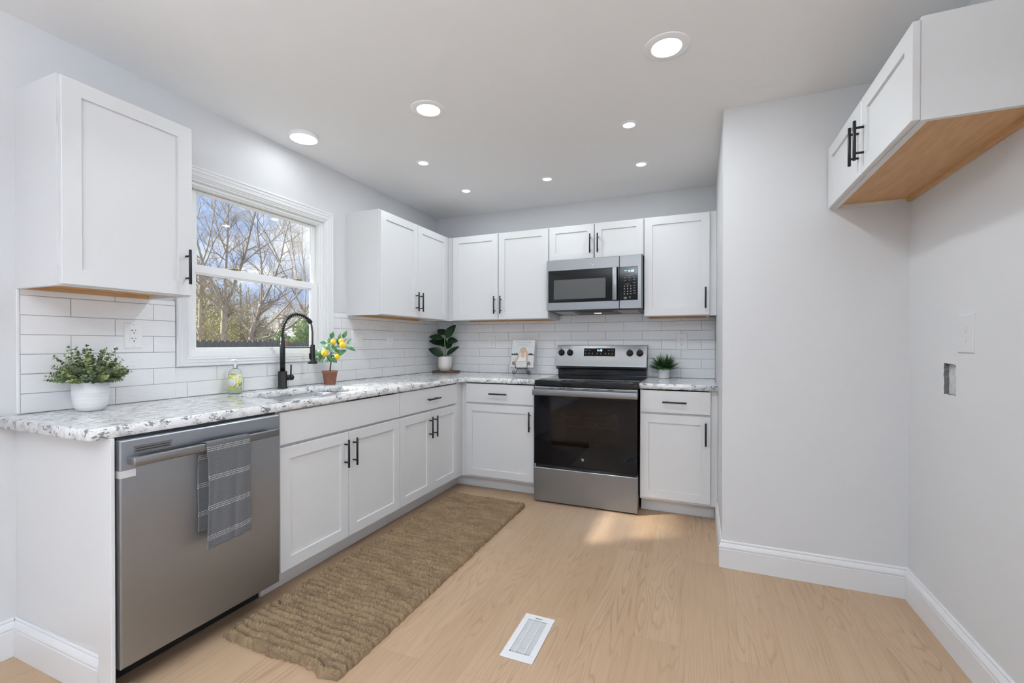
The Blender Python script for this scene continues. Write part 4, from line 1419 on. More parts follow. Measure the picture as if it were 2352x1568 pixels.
# eucalyptus in the ribbed white pot
p = thing('potted_plant', 'bushy small-leaved green plant in a wide ribbed white pot, nearest the camera', 'plant', (0.124, -2.824, CT), YAW)
m = MB(); m.lathe([(0.038, 0.0008), (0.043, 0.003), (0.051, 0.018), (0.0560, 0.045), (0.0578, 0.075), (0.0578, 0.134), (0.0563, 0.136), (0.0550, 0.134), (0.0545, 0.113), (0.001, 0.113)], n=56, cap1=False)
m.build('pot', M['pot_ribbed'], p)
m = MB(); m.lathe([(0.054, 0.1135), (0.050, 0.119), (0.03, 0.125), (0.001, 0.126)], n=36, cap0=False, cap1=False)
m.build('soil', M['soil'], p)
rg = random.Random(21)
def sprig(parent, base, d, L, leafmat_, rg, lw=0.0130, pairs=9, curve=0.25):
    d = Vector(d).normalized()
    pts = []; pos = Vector(base); dd = d.copy()
    n = pairs + 2
    for i in range(n + 1):
        pts.append(pos.copy())
        dd = (dd + Vector((d.x, d.y, -0.3)) * (curve / n) + Vector((rg.uniform(-.1, .1), rg.uniform(-.1, .1), rg.uniform(-.06, .08)))).normalized()
        pos = pos + dd * (L / n)
    for q in pts:
        lim = 0.080
        if q.y > lim: q.y = lim
    st = MB(); st.tube(pts, [0.0014 - 0.0009 * i / n for i in range(n + 1)], 5)
    so = st.build('sprig', M['stem_green'], parent)
    lf = MB()
    for i in range(2, n + 1):
        t_ = (pts[i] - pts[i - 1]).normalized()
        a0 = rg.uniform(0, PI)
        for s_ in (0, 1):
            a = a0 + s_ * PI
            u = t_.orthogonal().normalized(); v_ = t_.cross(u)
            o_ = (u * math.cos(a) + v_ * math.sin(a))
            ld = (o_ * 1.0 + t_ * rg.uniform(.35, .9)).normalized()
            sc = 1.0 - 0.35 * i / n + rg.uniform(-.15, .15)
            lf.leaf(pts[i], ld, t_, lw * 1.25 * sc, lw * sc, rg.uniform(0, .3), rg.uniform(.0, .3), 3)
    lf.leaf(pts[-1], (pts[-1] - pts[-2]), (0, 0, 1), lw * .9, lw * .5, 0, .2, 3)
    lf.build('leaves', leafmat_, so)
ga = 2.399963
for i in range(150):
    el = math.asin(1 - 0.93 * (i + .5) / 150)
    az = i * ga
    d = (math.cos(az) * math.cos(el), math.sin(az) * math.cos(el), math.sin(el))
    L = (0.150 if el > 0.9 else 0.128) * rg.uniform(0.80, 1.08) - 0.035 * math.cos(el)
    r0 = 0.030 * math.cos(el)
    sprig(p, (math.cos(az) * r0, math.sin(az) * r0, 0.121), d, L, M['euca_light'] if (i % 3 == 1) else M['euca'], rg, 0.0140)

# rubber plant on its walnut board in the corner
b = thing('wooden_board', 'dark walnut board under the corner plant on the worktop', 'board', (0.182, -0.152, CT), 0.14)
m = MB(); m.box(-0.108, -0.085, 0.0005, 0.108, 0.085, 0.019, 0.003, 2)
m.build('board_top', M['walnut'], b)
p = thing('potted_plant', 'large-leaved dark rubber plant in a cream pot on the walnut board', 'plant', (0.172, -0.156, CT + 0.0192), YAW)
m = MB(); m.lathe([(0.045, 0.0005), (0.047, 0.002), (0.048, 0.008), (0.058, 0.016), (0.064, 0.032), (0.0655, 0.06), (0.0655, 0.132), (0.064, 0.1345), (0.061, 0.133), (0.060, 0.118), (0.001, 0.118)], n=44, cap1=False)
m.build('pot', M['pot_cream'], p)
m = MB(); m.lathe([(0.0595, 0.1185), (0.03, 0.124), (0.001, 0.125)], n=28, cap0=False, cap1=False); m.build('soil', M['soil'], p)
stp = [(0.004, -.004, 0.12), (0.003, -.006, 0.20), (-0.002, -.006, 0.27), (-0.004, -.008, 0.315), (-.002, -.010, 0.345)]
m = MB(); m.tube(stp, [0.0062, 0.005, 0.0045, 0.0038, 0.001], 8); m.build('stem', M['stem_green'], p)
#            base (x,y,z)             direction                 L      W     up
LV = [((-.006, -.012, .300), (-.97, -.22, .26), .128, .076, (.20, -.75, .62)),
      ((.008, -.020, .302), (.52, -.22, .83), .148, .088, (-.30, -.93, .20)),
      ((-.002, .006, .330), (-.52, .20, .60), .088, .094, (.1, -.6, .75)),
      ((-.008, .004, .245), (-.86, -.10, .35), .134, .086, (.3, -.7, .6)),
      ((-.004, -.012, .138), (-.82, -.30, .50), .146, .096, (.40, -.80, .42)),
      ((.010, -.006, .140), (.72, -.22, .64), .140, .058, (-.42, -.80, .42)),
      ((.010, .004, .270), (.93, -.06, .22), .098, .088, (-.1, -.75, .66)),
      ((.008, .008, .200), (.55, .10, .82), .082, .064, (-.2, -.9, .3)),
      ((-.002, .012, .215), (-.35, .28, .88), .110, .075, (0, -.9, .2))]
for bs_, d, L, W_, up_ in LV:
    m = MB(); m.tube([bs_, Vector(bs_) + Vector(d).normalized() * .016], 0.0022, 6)
    m.leaf(Vector(bs_) + Vector(d).normalized() * .012, d, up_, L, W_, 0.22, 0.22, 8, 0.97)
    m.build('leaf', M['rubber'], p)

# lemon tree
p = thing('potted_lemon_tree', 'small lemon tree with yellow lemons in a terracotta pot beside the faucet', 'plant', (0.110, -1.533, CT), YAW)
m = MB(); m.lathe([(0.034, 0.0005), (0.036, 0.002), (0.047, 0.078), (0.0505, 0.080), (0.0515, 0.089), (0.0500, 0.091), (0.047, 0.090), (0.045, 0.078), (0.001, 0.078)], n=40, cap1=False)
m.build('pot', M['terracotta'], p)
m = MB(); m.lathe([(0.0455, 0.0785), (0.02, 0.083), (0.001, 0.084)], n=28, cap0=False, cap1=False); m.build('soil', M['soil'], p)
def px(a, b, dy=0.0):       # offsets measured from the pot foot, metres
    return Vector(((a - 1054) / 7.13 / 336.0, dy, (1290 - b) / 7.13 / 336.0))
tw = [[(1054, 1090, 0), (1062, 1010, 0), (1078, 930, -.004), (1085, 860, -.006), (1078, 770, -.01), (1110, 690, -.004), (1100, 560, 0)],
      [(1078, 930, -.004), (1140, 905, -.012), (1200, 840, -.02)],
      [(1078, 800, -.008), (1180, 745, .005), (1290, 735, .012)],
      [(1080, 790, -.008), (1180, 690, -.012), (1270, 640, -.016), (1330, 560, -.010)],
      [(1078, 780, -.01), (1000, 700, .014), (950, 720, .020), (1060, 630, .012)],
      [(1072, 930, -.004), (1030, 850, -.02), (1000, 800, -.024)],
      [(1075, 900, 0), (980, 830, .018), (890, 800, .024)]]
m = MB()
for k, q in enumerate(tw):
    m.tube([px(*a) for a in q], [0.0042 * (1 - .55 * i / len(q)) if k == 0 else 0.0019 for i in range(len(q))], 7)
m.build('trunk', M['stem_brown'], p)
for a, b, dy, r in ((1125, 602, -.014, .0185), (1258, 593, -.020, .0180), (1292, 654, -.034, .0215), (1003, 786, -.034, .0225), (1195, 842, -.022, .0185)):
    m = MB(); c_ = px(a, b, dy)
    m.lathe([(0.0006, -r * 1.18), (r * .18, -r * 1.10), (r * .55, -r * .86), (r * .88, -r * .45), (r, 0), (r * .90, r * .45), (r * .58, r * .84), (r * .22, r * 1.02), (.0006, r * 1.06)], c_, 22, False, False)
    m.build('lemon', M['lemon'], p)
rg = random.Random(31)
LF = [(1130, 500, .2, 1), (1095, 520, -.3, .9), (960, 620, -1, .1), (1010, 600, -.8, .3), (1230, 540, .1, 1), (1300, 500, .6, .9), (1345, 610, .6, .9), (1330, 690, 1, -.2), (1390, 710, 1, -.2),
      (1210, 620, -.2, .7), (1140, 700, .5, -.6), (1010, 700, -.6, .6), (960, 700, -.9, .4), (1060, 700, 0, 1), (880, 760, -.9, .3), (860, 830, -.8, -.6), (900, 850, -.3, -.9), (930, 790, -.7, .5),
      (985, 900, -.7, -.7), (1150, 820, .8, .5), (1230, 800, .9, .4), (1270, 770, .9, .5), (1150, 890, .5, -.7), (1060, 850, -.2, -1), (1090, 840, .4, .6), (1120, 740, .6, .5), (1190, 690, .8, .5),
      (840, 760, -.9, .1), (855, 800, -.8, -.2), (900, 800, -.6, .4), (1100, 660, .3, .8), (1060, 590, -.3, .8), (1180, 760, .7, -.3), (1110, 900, .5, -.3), (1000, 850, -.6, -.2), (945, 840, -.3, -.8), (870, 880, -.6, -.8), (1040, 880, -.4, -.8)]
for a, b, dx, dz in LF:
    m = MB()
    c_ = px(a, b, rg.uniform(-.03, .022)); d = Vector((dx, rg.uniform(-.5, .3), dz)).normalized()
    L = rg.uniform(.040, .056)
    m.leaf(c_ - d * L * .4, d, (rg.uniform(-.4, .4), -.9, rg.uniform(.1, .8)), L, L * .52, rg.uniform(.0, .5), .25, 5)
    m.build('leaf', M['lemonleaf'], p)

# fern right of the cooker
p = thing('potted_fern', 'feathery green fern in a small white pot right of the cooker', 'plant', (2.160, -0.112, CT), YAW * .25)
m = MB(); m.lathe([(0.040, 0.0005), (0.0425, 0.002), (0.0430, 0.010), (0.0432, 0.067), (0.0445, 0.068), (0.0445, 0.0745), (0.0425, 0.0755), (0.041, 0.074), (0.040, 0.062), (0.001, 0.062)], n=40, cap1=False)
m.build('pot', M['pot_white'], p)
m = MB(); m.lathe([(0.0405, 0.0622), (0.02, 0.066), (0.001, 0.067)], n=24, cap0=False, cap1=False); m.build('soil', M['soil'], p)
rg = random.Random(12)
for i in range(95):
    az = i * ga + rg.uniform(-.2, .2)
    el = math.radians(86 - 62 * ((i + .5) / 95) ** .9 + rg.uniform(-7, 7))
    L = rg.uniform(.085, .140) if i > 9 else rg.uniform(.115, .140)
    d0 = Vector((math.cos(az) * math.cos(el), math.sin(az) * math.cos(el), math.sin(el)))
    pos = Vector((math.cos(az) * .016, math.sin(az) * .016, .062)); dd = d0.copy()
    pts = [pos.copy()]; n = 15
    for k in range(n):
        dd = (dd + Vector((d0.x, d0.y, -.4)) * .025).normalized()
        pos = pos + dd * L / n
        if pos.y > .068: pos.y = .068
        pts.append(pos.copy())
    m = MB(); m.tube(pts, [0.0011 - .0008 * k / n for k in range(n + 1)], 4)
    for k in range(3, n + 1):
        t_ = (pts[k] - pts[k - 1]).normalized()
        sd = t_.cross(Vector((0, 0, 1)))
        sd = sd.normalized() if sd.length > 1e-4 else Vector((1, 0, 0))
        w_ = .034 * math.sin(PI * (.15 + .80 * k / n))
        for s_ in (-1, 1):
            m.leaf(pts[k], sd * s_ + t_ * .9, (0, 0, 1), w_, .0075, .3, .2, 2)
    m.build('frond', M['fern'], p)

# ------------------------------------------------------------------ cookbook on its easel
RB = 0.02
E0 = (0.958, -0.128, CT)
ez = thing('book_easel', 'small black wrought-iron scroll easel holding the cookbook', 'easel', E0, RB)
def spiral(cx, cz, y, r0, a0, turns, s=1, n=28):
    return [(cx + s * r0 * (1 - .82 * k / n) * math.cos(a0 + 2 * PI * turns * k / n), y, cz + r0 * (1 - .82 * k / n) * math.sin(a0 + 2 * PI * turns * k / n)) for k in range(n + 1)]
for s in (-1, 1):
    m = MB()
    up_ = [(s * .052, -.034, .060), (s * .056, -.036, .078), (s * .058, -.038, .092)] 
    sp = spiral(s * .072, .100, -.039, .0165, PI if s > 0 else PI, 1.45, s)
    sp = [(x, y, 2 * .100 - z) if False else (x, y, z) for x, y, z in sp]
    m.tube([(s * .040, -.030, .0555)] + up_ + [(x, y, z) for x, y, z in [(s * .072 + s * .0165 * (1 - .82 * k / 28) * math.cos(PI - 2 * PI * 1.4 * k / 28), -.039, .100 + .0165 * (1 - .82 * k / 28) * math.sin(PI - 2 * PI * 1.4 * k / 28)) for k in range(29)]], .0026, 7)
    m.build('ledge_scroll', M['black_metal'], ez)
    m = MB()
    q = [(s * .038, -.022, .058), (s * .045, -.025, .036), (s * .055, -.028, .014)]
    q += [(s * .073 + s * .0185 * (1 - .80 * k / 30) * math.cos(PI + .5 + 2 * PI * 1.35 * k / 30), -.030, .0215 + .0185 * (1 - .80 * k / 30) * math.sin(PI + .5 + 2 * PI * 1.35 * k / 30)) for k in range(31)]
    q = [(x, y, max(z, .0028)) for x, y, z in q]
    m.tube(q, .0026, 7); m.build('scroll_leg', M['black_metal'], ez)
m = MB(); m.cyl((-.045, -.024, .0555), (.045, -.024, .0555), .0028, 8); m.cyl((-.040, .0, .053), (.040, .0, .053), .0024, 8)
for s in (-1, 1): m.cyl((s * .040, -.030, .0555), (s * .040, .004, .0535), .0024, 8)
for s in (-1, 1): m.tube([(s * .036, .004, .0535), (s * .030, .022, .110), (s * .012, .040, .170)], .0024, 8)
m.tube([(-.012, .040, .170), (.012, .040, .170)], .0024, 8)
m.build('ledge_frame', M['black_metal'], ez)
m = MB(); m.tube([(.020, .030, .140), (.028, .056, .060), (.030, .062, .003)], .0026, 8); m.build('rear_leg', M['black_metal'], ez)

bk = thing('cookbook', 'cookbook with a smiling blonde woman on its white cover standing on the easel', 'book', E0, RB)
BT = Matrix.Translation((0, -.010, .0600)) @ Matrix.Rotation(math.radians(-15), 4, 'X')
bw, bh, bt = .108, .250, .026
m = MB(); m.M = BT; m.box(-bw + .002, -.0165, .004, bw - .004, -.0165 + bt - .004, bh - .004)
t = NT('page_edges'); n = t.noise(t.coord('Object', (20, 900, 20)), 1.0, 1)
t.set(color=t.ramp(n, [(.3, (.58, .52, .44)), (.7, (.76, .72, .65))]), rough=.8)
m.build('pages', t.mat, bk)
m = MB(); m.M = BT
m.box(-bw, -.0190, 0, bw, -.0166, bh, .0006); m.box(-bw, .0052, 0, bw, .0076, bh, .0006); m.box(-bw, -.0190, 0, -bw + .0024, .0076, bh, .0006)
cvr = m.build('cover', simple('white_book_cover', (.80, .80, .81), .35), bk)
def flat(mb, pts, y): mb.add([(a, y, b) for a, b in pts], [tuple(range(len(pts)))], False)
def ell(cx, cz, a, b, n=24, t0=0, t1=2 * PI): return [(cx + a * math.cos(t0 + (t1 - t0) * k / n), cz + b * math.sin(t0 + (t1 - t0) * k / n)) for k in range(n if t1 - t0 > 6.2 else n + 1)]
mats = [simple('cover_grey_sky', (.66, .70, .72), .4), simple('cover_dark_trees', (.035, .055, .045), .4), simple('cover_white_wall', (.72, .70, .68), .4),
        simple('cover_skin', (.66, .42, .31), .4), simple('cover_blonde', (.58, .42, .24), .4), simple('cover_white_shirt', (.80, .82, .85), .4),
        simple('cover_ink', (.40, .38, .38), .4), simple('cover_pale', (.82, .70, .54), .4), simple('cover_eyes', (.25, .17, .13), .4), simple('cover_rose', (.70, .32, .28), .4)]
m = MB(); m.M = BT
Y0 = -.0193
def lay(i, pts):
    global Y0
    m.cm = i; Y0 -= .00004; flat(m, pts, Y0)
lay(0, [(-bw + .001, .050), (bw - .001, .050), (bw - .001, .195), (-bw + .001, .195)])
lay(1, [(-bw + .001, .110)] + [(-bw + .001 + .060 * k / 9, .122 + .008 * math.sin(k * 1.9) + .009 * k / 9) for k in range(10)] + [(-.04, .110)])
lay(1, [(.045, .110), (.045, .118)] + [(.05 + .05 * k / 9, .122 + .009 * math.sin(k * .35)) for k in range(10)] + [(bw - .001, .110)])
lay(2, [(-bw + .001, .050), (bw - .001, .050), (bw - .001, .111), (-bw + .001, .111)])
for z in (.074, .092):
    lay(6, [(-bw + .001, z), (-.062, z), (-.062, z + .0016), (-bw + .001, z + .0016)]); lay(6, [(.060, z), (bw - .001, z), (bw - .001, z + .0016), (.060, z + .0016)])
lay(3, [(-.078, .050), (-.072, .060), (-.060, .085), (-.046, .108), (-.030, .116), (-.022, .098), (-.034, .074), (-.020, .058), (.032, .054), (.046, .058), (.060, .052), (.060, .045), (-.078, .045)])
lay(3, [(.030, .052), (.058, .050), (.054, .120), (.044, .150), (.032, .148), (.026, .120)])
lay(5, [(-.050, .056), (-.026, .100), (.006, .085), (.032, .100), (.034, .056)])
lay(3, [(-.012, .112), (.002, .084), (.016, .112)])
lay(4, [(-.036, .090), (-.034, .130), (-.026, .165), (-.010, .184), (.010, .186), (.026, .176), (.034, .152), (.034, .122), (.028, .096), (.018, .100), (.020, .130), (-.018, .130), (-.020, .096)])
lay(7, [(-.034, .088), (-.031, .130), (-.024, .150), (-.018, .130), (-.021, .092)])
lay(7, [(.019, .098), (.021, .135), (.026, .150), (.031, .120), (.026, .098)])
lay(3, ell(.001, .143, .0215, .030))
lay(4, [(-.021, .150), (-.016, .168), (-.002, .176), (.002, .168), (-.010, .162)]); lay(4, [(.003, .168), (.004, .177), (.018, .170), (.023, .150), (.016, .160)])
lay(8, ell(-.008, .149, .0042, .0013, 12)); lay(8, ell(.010, .149, .0042, .0013, 12))  # dark brown eyes of the printed face
lay(5, ell(.001, .127, .0085, .0036, 16, PI, 2 * PI))
lay(9, [(-.003, .138), (.004, .138), (.001, .135)])
lay(9, [(-.026, .053), (.034, .053), (.034, .0555), (-.026, .0555)])
lay(2, [(-bw + .001, .001), (bw - .001, .001), (bw - .001, .050), (-bw + .001, .050)])
m.cm = 6
Y0 -= .00008
put_text(m, "IT'S ALL GOOD", .0205, .002, .228, Y0)
for z, a in ((.211, .046), (.203, .066)):
    flat(m, [(-a, z - .0009), (a, z - .0009), (a, z + .0009), (-a, z + .0009)], Y0)
for z, a in ((.030, .034), (.021, .040)):
    flat(m, [(-.03, z - .0005), (-.03 + a, z - .0005), (-.03 + a, z + .0005), (-.03, z + .0005)], Y0)
m.build('cover_picture', mats, cvr, recalc=False)
# ------------------------------------------------------------------ outside the window
GZ = -0.60
t = NT('winter_lawn'); n = t.noise(t.coord(), 1.6, 5, .6)
t.set(color=t.ramp(n, [(.35, (.16, .13, .07)), (.65, (.20, .22, .09))]), rough=1.0)
m = MB(); m.box(-60, -40, GZ - .3, -0.13, 60, GZ); structure('ground', m, t.mat)

# scalloped board fence
t = NT('weathered_dark_boards')
v = t.coord('Object', (1, 7.0, 0.4)); n = t.noise(v, 6, 4, .6)
t.set(color=t.ramp(n, [(.3, (.135, .115, .10)), (.7, (.24, .215, .195))]), rough=.9)
fe = thing('fence', 'dark weathered board fence with dog-eared tops across the yard', 'fence', (-8.0, 0, GZ))
m = MB(); rg = random.Random(6)
bwid = .142
for k in range(52):
    y = 1.2 + k * bwid
    h = 1.868 + rg.uniform(-.012, .012)
    a, b = y + .003, y + bwid - .003
    pr = [(a, 0.03), (b, 0.03), (b, h - .034), (b - .028, h), (a + .028, h), (a, h - .034)]
    m.prism(pr, -.010, .010, 'x')
m.build('board_panel', t.mat, fe)
for k in range(4):
    m = MB(); y = 1.6 + k * 2.1; m.box(-.10, y - .045, 0, -.012, y + .045, 1.78, .004); m.build('post', t.mat, fe)
m = MB()
for z in (.35, 1.0, 1.60): m.box(-.050, 1.2, z - .045, -.011, 1.2 + 52 * bwid, z + .045)
m.build('rail', t.mat, fe)

# neighbouring houses
t = NT('grey_shingles'); v = t.coord('Object', (1, 1, 1))
n = t.noise(t.coord('Object', (14, 14, 60)), 1.0, 3, .6)
t.set(color=t.ramp(n, [(.3, (.27, .26, .26)), (.7, (.42, .41, .40))]), rough=.95)
shingle = t.mat
white_siding = simple('white_siding', (.72, .72, .72), .8)
grey_siding = simple('grey_siding', (.48, .47, .45), .8)
def house(label, loc, rz, w, d, h, rise, wallm, gable=False):
    hs = thing('house', label, 'house', loc, rz)
    m = MB(); m.box(-w / 2, -d / 2, 0, w / 2, d / 2, h); m.build('walls', wallm, hs)
    ov = .45
    m = MB()
    A, B = w / 2 + ov, d / 2 + ov
    r0 = 0 if gable else B * .75
    z0 = h - .05
    vv = [(-A, -B, z0), (A, -B, z0), (A, B, z0), (-A, B, z0), (-A + r0, 0, z0 + rise), (A - r0, 0, z0 + rise)]
    vv += [(x, y, z + .16) for x, y, z in vv]
    m.add(vv, [(6, 7, 11, 10), (8, 9, 10, 11), (9, 6, 10), (7, 8, 11), (0, 1, 7, 6), (1, 2, 8, 7), (2, 3, 9, 8), (3, 0, 6, 9), (3, 2, 1, 0)])
    m.build('roof', shingle, hs)
    if gable:
        m = MB()
        for s in (-1, 1):
            m.prism([(-d / 2, h - .06), (d / 2, h - .06), (0, h + rise * .93)], s * (A + .004), s * (A - .06), 'x')
        m.build('gable', white_siding, hs)
    m = MB(); m.box(-A - .03, -B - .03, z0 - .03, A + .03, -B + .02, z0 + .17); m.build('gutter', white_siding, hs)
    return hs
house('low grey-roofed house beyond the fence, behind the forked tree trunk', (-26.0, 12.8, GZ), LEFT, 9.0, 6.0, 2.15, 1.40, grey_siding)
house('small house with a white gable end beyond the fence, behind the leaning tree', (-19.6, 12.0, GZ), -.62, 3.4, 2.2, 2.30, 0.62, white_siding, True)
house('grey-roofed house beyond the fence, behind the evergreen shrub', (-22.0, 20.3, GZ), LEFT - .1, 7.0, 5.0, 2.0, 1.15, white_siding)

# trees: limbs drawn as tubes, twigs grown on them
t = NT('tree_bark'); n = t.noise(t.coord('Object', (6, 6, 2)), 4, 4, .6)
t.set(color=t.ramp(n, [(.3, (.34, .27, .195)), (.7, (.60, .50, .385))]), rough=.95)
bark = t.mat
t = NT('twig_bark'); n = t.noise(t.coord(), 2, 2)
t.set(color=t.ramp(n, [(.3, (.28, .22, .165)), (.7, (.48, .39, .30))]), rough=.95)
twigm = t.mat
def grow(mb, p, d, L, r, depth, rg, nseg=4, up=.10):
    pts = [Vector(p)]; dd = Vector(d).normalized()
    for k in range(nseg):
        dd = (dd + Vector((rg.uniform(-.22, .22), rg.uniform(-.22, .22), rg.uniform(-.14, .20) + up * .3))).normalized()
        pts.append(pts[-1] + dd * L / nseg)
    mb.tube(pts, [r * (1 - .62 * k / nseg) for k in range(nseg + 1)], 6 if r > .02 else (4 if r > .008 else 3), False)
    if depth <= 0: return
    for k in range(1, nseg + 1):
        for _ in range(2 if depth > 1 else 1):
            a = rg.uniform(.45, 1.0)
            t_ = (pts[k] - pts[k - 1]).normalized()
            u = t_.orthogonal().normalized(); w_ = t_.cross(u); az = rg.uniform(0, 2 * PI)
            q = t_ * math.cos(a) + (u * math.cos(az) + w_ * math.sin(az)) * math.sin(a)
            grow(mb, pts[k], q, L * rg.uniform(.42, .68), r * (1 - .62 * k / nseg) * .55, depth - 1, rg, nseg, up)
def limb_tree(label, loc, limbs, seed, twig_depth=2, tl=1.3, rz=0.0, group=None):
    """limbs: list of (points (y, z, dx), r0, r1) relative to the trunk foot"""
    rg = random.Random(seed)
    tr = thing('bare_tree', label, 'tree', loc, rz, group)
    mt, mtw = MB(), MB()
    for pts, r0, r1 in limbs:
        P = [Vector((q[2] if len(q) > 2 else 0.0, q[0], q[1])) for q in pts]
        S = []
        for i in range(len(P) - 1):
            for k in range(4): S.append(P[i].lerp(P[i + 1], k / 4) + Vector((rg.uniform(-.02, .02), rg.uniform(-.015, .015), 0)))
        S.append(P[-1])
        for _ in range(2): S = [S[0]] + [(S[i - 1] + S[i] * 2 + S[i + 1]) / 4 for i in range(1, len(S) - 1)] + [S[-1]]
        n = len(S) - 1
        mt.tube(S, [r0 + (r1 - r0) * k / n for k in range(n + 1)], 9)
        if r1 > .09: continue
        for k in range(max(2, n // 4), n + 1):
            if rg.random() < .80:
                t_ = (S[k] - S[k - 1]).normalized()
                u = t_.orthogonal().normalized(); w_ = t_.cross(u); az = rg.uniform(0, 2 * PI); a = rg.uniform(.4, .95)
                q = t_ * math.cos(a) + (u * math.cos(az) + w_ * math.sin(az)) * math.sin(a)
                rr_ = (r0 + (r1 - r0) * k / n)
                grow(mtw, S[k], q, tl * rg.uniform(.55, 1.1), min(rr_ * .55, .022), twig_depth, rg)
    mt.build('trunk', bark, tr)
    mtw.build('twigs', twigm, tr)
    return tr
TX = -9.4
limb_tree('bare forked tree with a pale trunk, left of the leaning tree', (TX, 4.29, GZ),
          [([(0, 0), (-.01, 1.5), (.0, 2.4), (.02, 2.85)], .092, .075),
           ([(.02, 2.8), (-.24, 3.25), (-.52, 3.75), (-.74, 4.5), (-1.0, 5.6)], .050, .016),
           ([(.02, 2.8), (.04, 3.5), (.08, 4.2), (.12, 5.0), (.16, 6.0)], .045, .015),
           ([(.02, 2.8), (.28, 3.4), (.52, 4.0), (.72, 4.8), (1.00, 5.9)], .048, .015),
           ([(-.52, 3.75), (-.30, 4.4), (-.02, 5.0), (.35, 5.8)], .020, .008),
           ([(.08, 4.2), (-.15, 4.8), (-.35, 5.6)], .018, .007),
           ([(.52, 4.0), (1.0, 4.5), (1.5, 4.9), (2.2, 5.5)], .022, .007)], 41, 3, .85)
limb_tree('bare tree leaning right with a low diagonal limb, behind the faucet', (TX + .3, 4.78, GZ),
          [([(0, 0), (.02, 1.7), (.12, 2.2), (.26, 2.6), (.36, 2.9)], .068, .050),
           ([(.36, 2.85), (.40, 3.5), (.38, 4.2), (.26, 5.0), (.30, 6.0)], .032, .010),
           ([(.36, 2.85), (.66, 3.4), (1.0, 4.2), (1.16, 5.0), (1.5, 6.0)], .036, .010),
           ([(.36, 2.75), (.95, 3.15), (1.65, 3.55), (2.4, 4.05)], .026, .010),
           ([(.04, 1.95), (.50, 2.25), (1.10, 2.80), (1.85, 3.55), (2.5, 4.1)], .034, .014),
           ([(.04, 1.85), (.62, 1.98), (1.30, 2.25), (2.1, 2.85)], .040, .028),
           ([(1.0, 4.2), (.66, 4.8), (.20, 5.4), (-.3, 6.0)], .016, .006),
           ([(1.65, 3.55), (1.50, 4.4), (1.38, 5.2), (1.25, 6.1)], .016, .006)], 52, 3, .85)
limb_tree('thin bare tree at the window edge beside the nearest wall cabinet', (TX - .6, 4.02, GZ),
          [([(0, 0), (.02, 2.0), (.04, 3.2), (.0, 3.9)], .055, .036),
           ([(.0, 3.8), (-.30, 4.5), (-.50, 5.6)], .024, .009), ([(.0, 3.8), (.25, 4.4), (.45, 5.8)], .024, .009),
           ([(.04, 3.2), (.45, 3.7), (.8, 4.6), (1.0, 5.6)], .022, .008)], 63, 3, .8)
limb_tree('bare tree with crossing upper branches, rightmost of the trees past the window', (TX - 1.2, 8.25, GZ),
          [([(0, 0), (-.1, 1.8), (-.2, 3.0)], .060, .042),
           ([(-.2, 2.9), (-.75, 3.7), (-1.3, 4.6), (-2.2, 5.6)], .028, .009), ([(-.2, 2.9), (-.15, 4.0), (-.35, 5.2), (-.3, 6.2)], .028, .009),
           ([(-.2, 2.9), (.4, 3.8), (.7, 5.0)], .024, .008), ([(-.75, 3.7), (-.7, 4.6), (-1.2, 5.8)], .018, .007),
           ([(-.1, 2.2), (-.9, 3.3), (-1.9, 4.1), (-3.0, 4.7)], .022, .007)], 74, 3, .85)

# wooded backdrop: olive young leaf on thin trees
def leafy(mb, c, rx, ry, rz, n, s, rg):
    for _ in range(n):
        while True:
            q = Vector((rg.uniform(-1, 1), rg.uniform(-1, 1), rg.uniform(-1, 1)))
            if q.length < 1: break
        p_ = Vector(c) + Vector((q.x * rx, q.y * ry, q.z * rz))
        u = Vector((rg.uniform(-1, 1), rg.uniform(-1, 1), rg.uniform(-1, 1))).normalized()
        w_ = u.orthogonal().normalized()
        k = s * rg.uniform(.6, 1.3)
        mb.add([p_ - u * k, p_ + w_ * k * .5, p_ + u * k, p_ - w_ * k * .5], [(0, 1, 2, 3)], False)
def leafm(name, a, b):
    t = NT(name); n = t.noise(t.coord(), 2.2, 3)
    t.set(color=t.ramp(n, [(.35, a), (.65, b)]), rough=.8)
    return t.mat
olive = leafm('olive_young_leaf', (.40, .36, .17), (.62, .58, .32))
shrubm = leafm('evergreen_leaf', (.24, .36, .10), (.56, .68, .32))
wood = [(-14.0, 6.6, 4.7, 1.2, 5600, 1), (-15.2, 7.7, 4.9, 1.2, 5600, 2), (-14.4, 8.35, 4.2, 1.0, 4600, 3), (-16.4, 8.2, 5.2, 1.3, 4800, 4), (-15.6, 9.5, 4.0, 1.0, 4000, 5),
        (-30.5, 21.5, 5.4, 2.2, 2600, 6), (-31.5, 24.3, 5.2, 2.2, 2200, 7), (-30.0, 26.8, 5.0, 2.2, 2000, 8)]
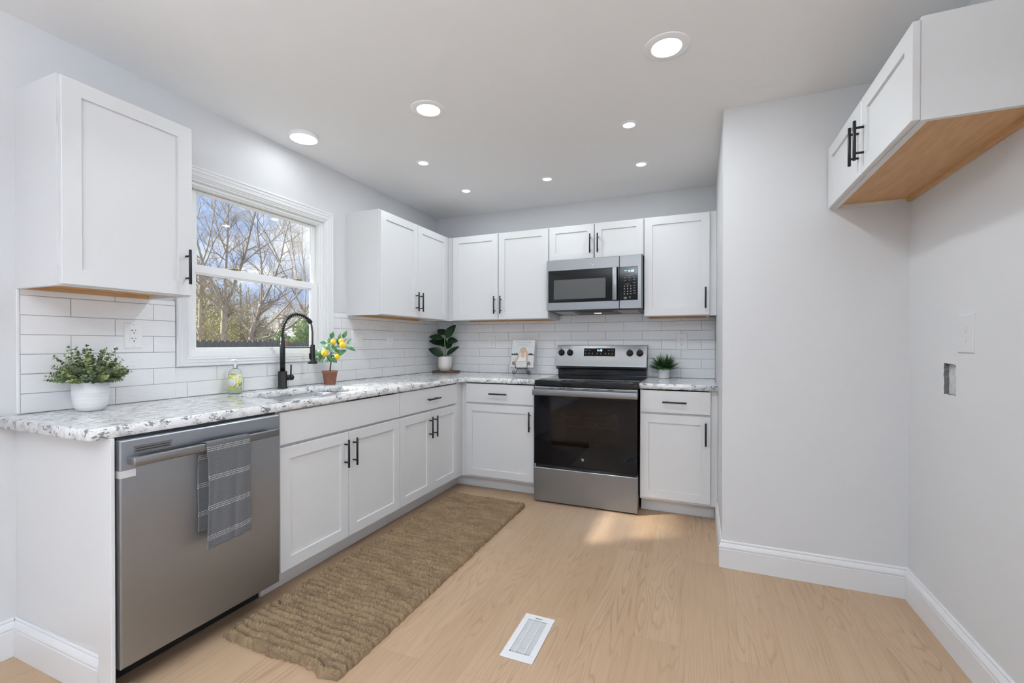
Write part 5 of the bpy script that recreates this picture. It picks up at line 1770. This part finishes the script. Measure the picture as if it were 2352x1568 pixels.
for x, y, h, r, n, sd in wood:
    rg = random.Random(100 + sd)
    tr = thing('woodland_tree', 'olive-tinged bare tree in the woods beyond the fence', 'tree', (x, y, GZ), 0, 'trees in the woods beyond the fence')
    mt = MB(); mt.tube([(0, 0, 0), (.1, .05, h * .4), (-.05, .1, h * .75), (.05, 0, h)], [.11, .09, .05, .015], 7)
    for k in range(9):
        z = h * rg.uniform(.25, .9); az = rg.uniform(0, 2 * PI)
        grow(mt, (0, 0.05, z), (math.cos(az), math.sin(az), rg.uniform(.4, 1.1)), r * rg.uniform(.7, 1.2), .030, 2, rg)
    mt.build('trunk', twigm, tr)
    ml = MB()
    for k in range(9):
        c_ = (rg.uniform(-.6, .6) * r, rg.uniform(-.7, .7) * r, h * rg.uniform(.22, .74))
        leafy(ml, c_, r * .6, r * .6, h * .15, n // 9, .032, rg)
    ml.build('foliage', olive, tr, recalc=False)

for nm, lab, loc, blobs in (('evergreen_shrub', 'leafy green shrub above the fence right of the faucet arch', (-8.9, 6.55, GZ),
                       [((0, 0, 1.9), .35, .42, .55, 700), ((0, -.20, 2.25), .25, .22, .32, 220), ((.1, .35, 2.45), .3, .3, .35, 260)]),
                      ('evergreen_shrub', 'small leafy green shrub above the fence left of the faucet arch', (-8.8, 5.68, GZ),
                       [((0, 0, 1.80), .25, .26, .28, 260), ((0, -.15, 2.0), .15, .12, .16, 70)])):
    rg = random.Random(len(lab))
    tr = thing(nm, lab, 'shrub', loc, 0)
    ms = MB()
    for k in range(14):
        az = rg.uniform(0, 2 * PI); ms.tube([(0, 0, 0), (.1 * math.cos(az), .1 * math.sin(az), 1.2), (.35 * math.cos(az), .35 * math.sin(az), 2.1)], [.02, .015, .006], 4)
    ms.build('stems', twigm, tr)
    ml = MB()
    for c_, a, b, cc, n in blobs: leafy(ml, c_, a, b, cc, n, .060, rg)
    ml.build('foliage', shrubm, tr, recalc=False)

# added unseen slab above the window: it keeps the low sun off the upper pane
m = MB(); m.box(-1.06, -6.0, 2.56, -0.125, 1.0, 2.70)
structure('sun_block_slab', m, M['trim'])
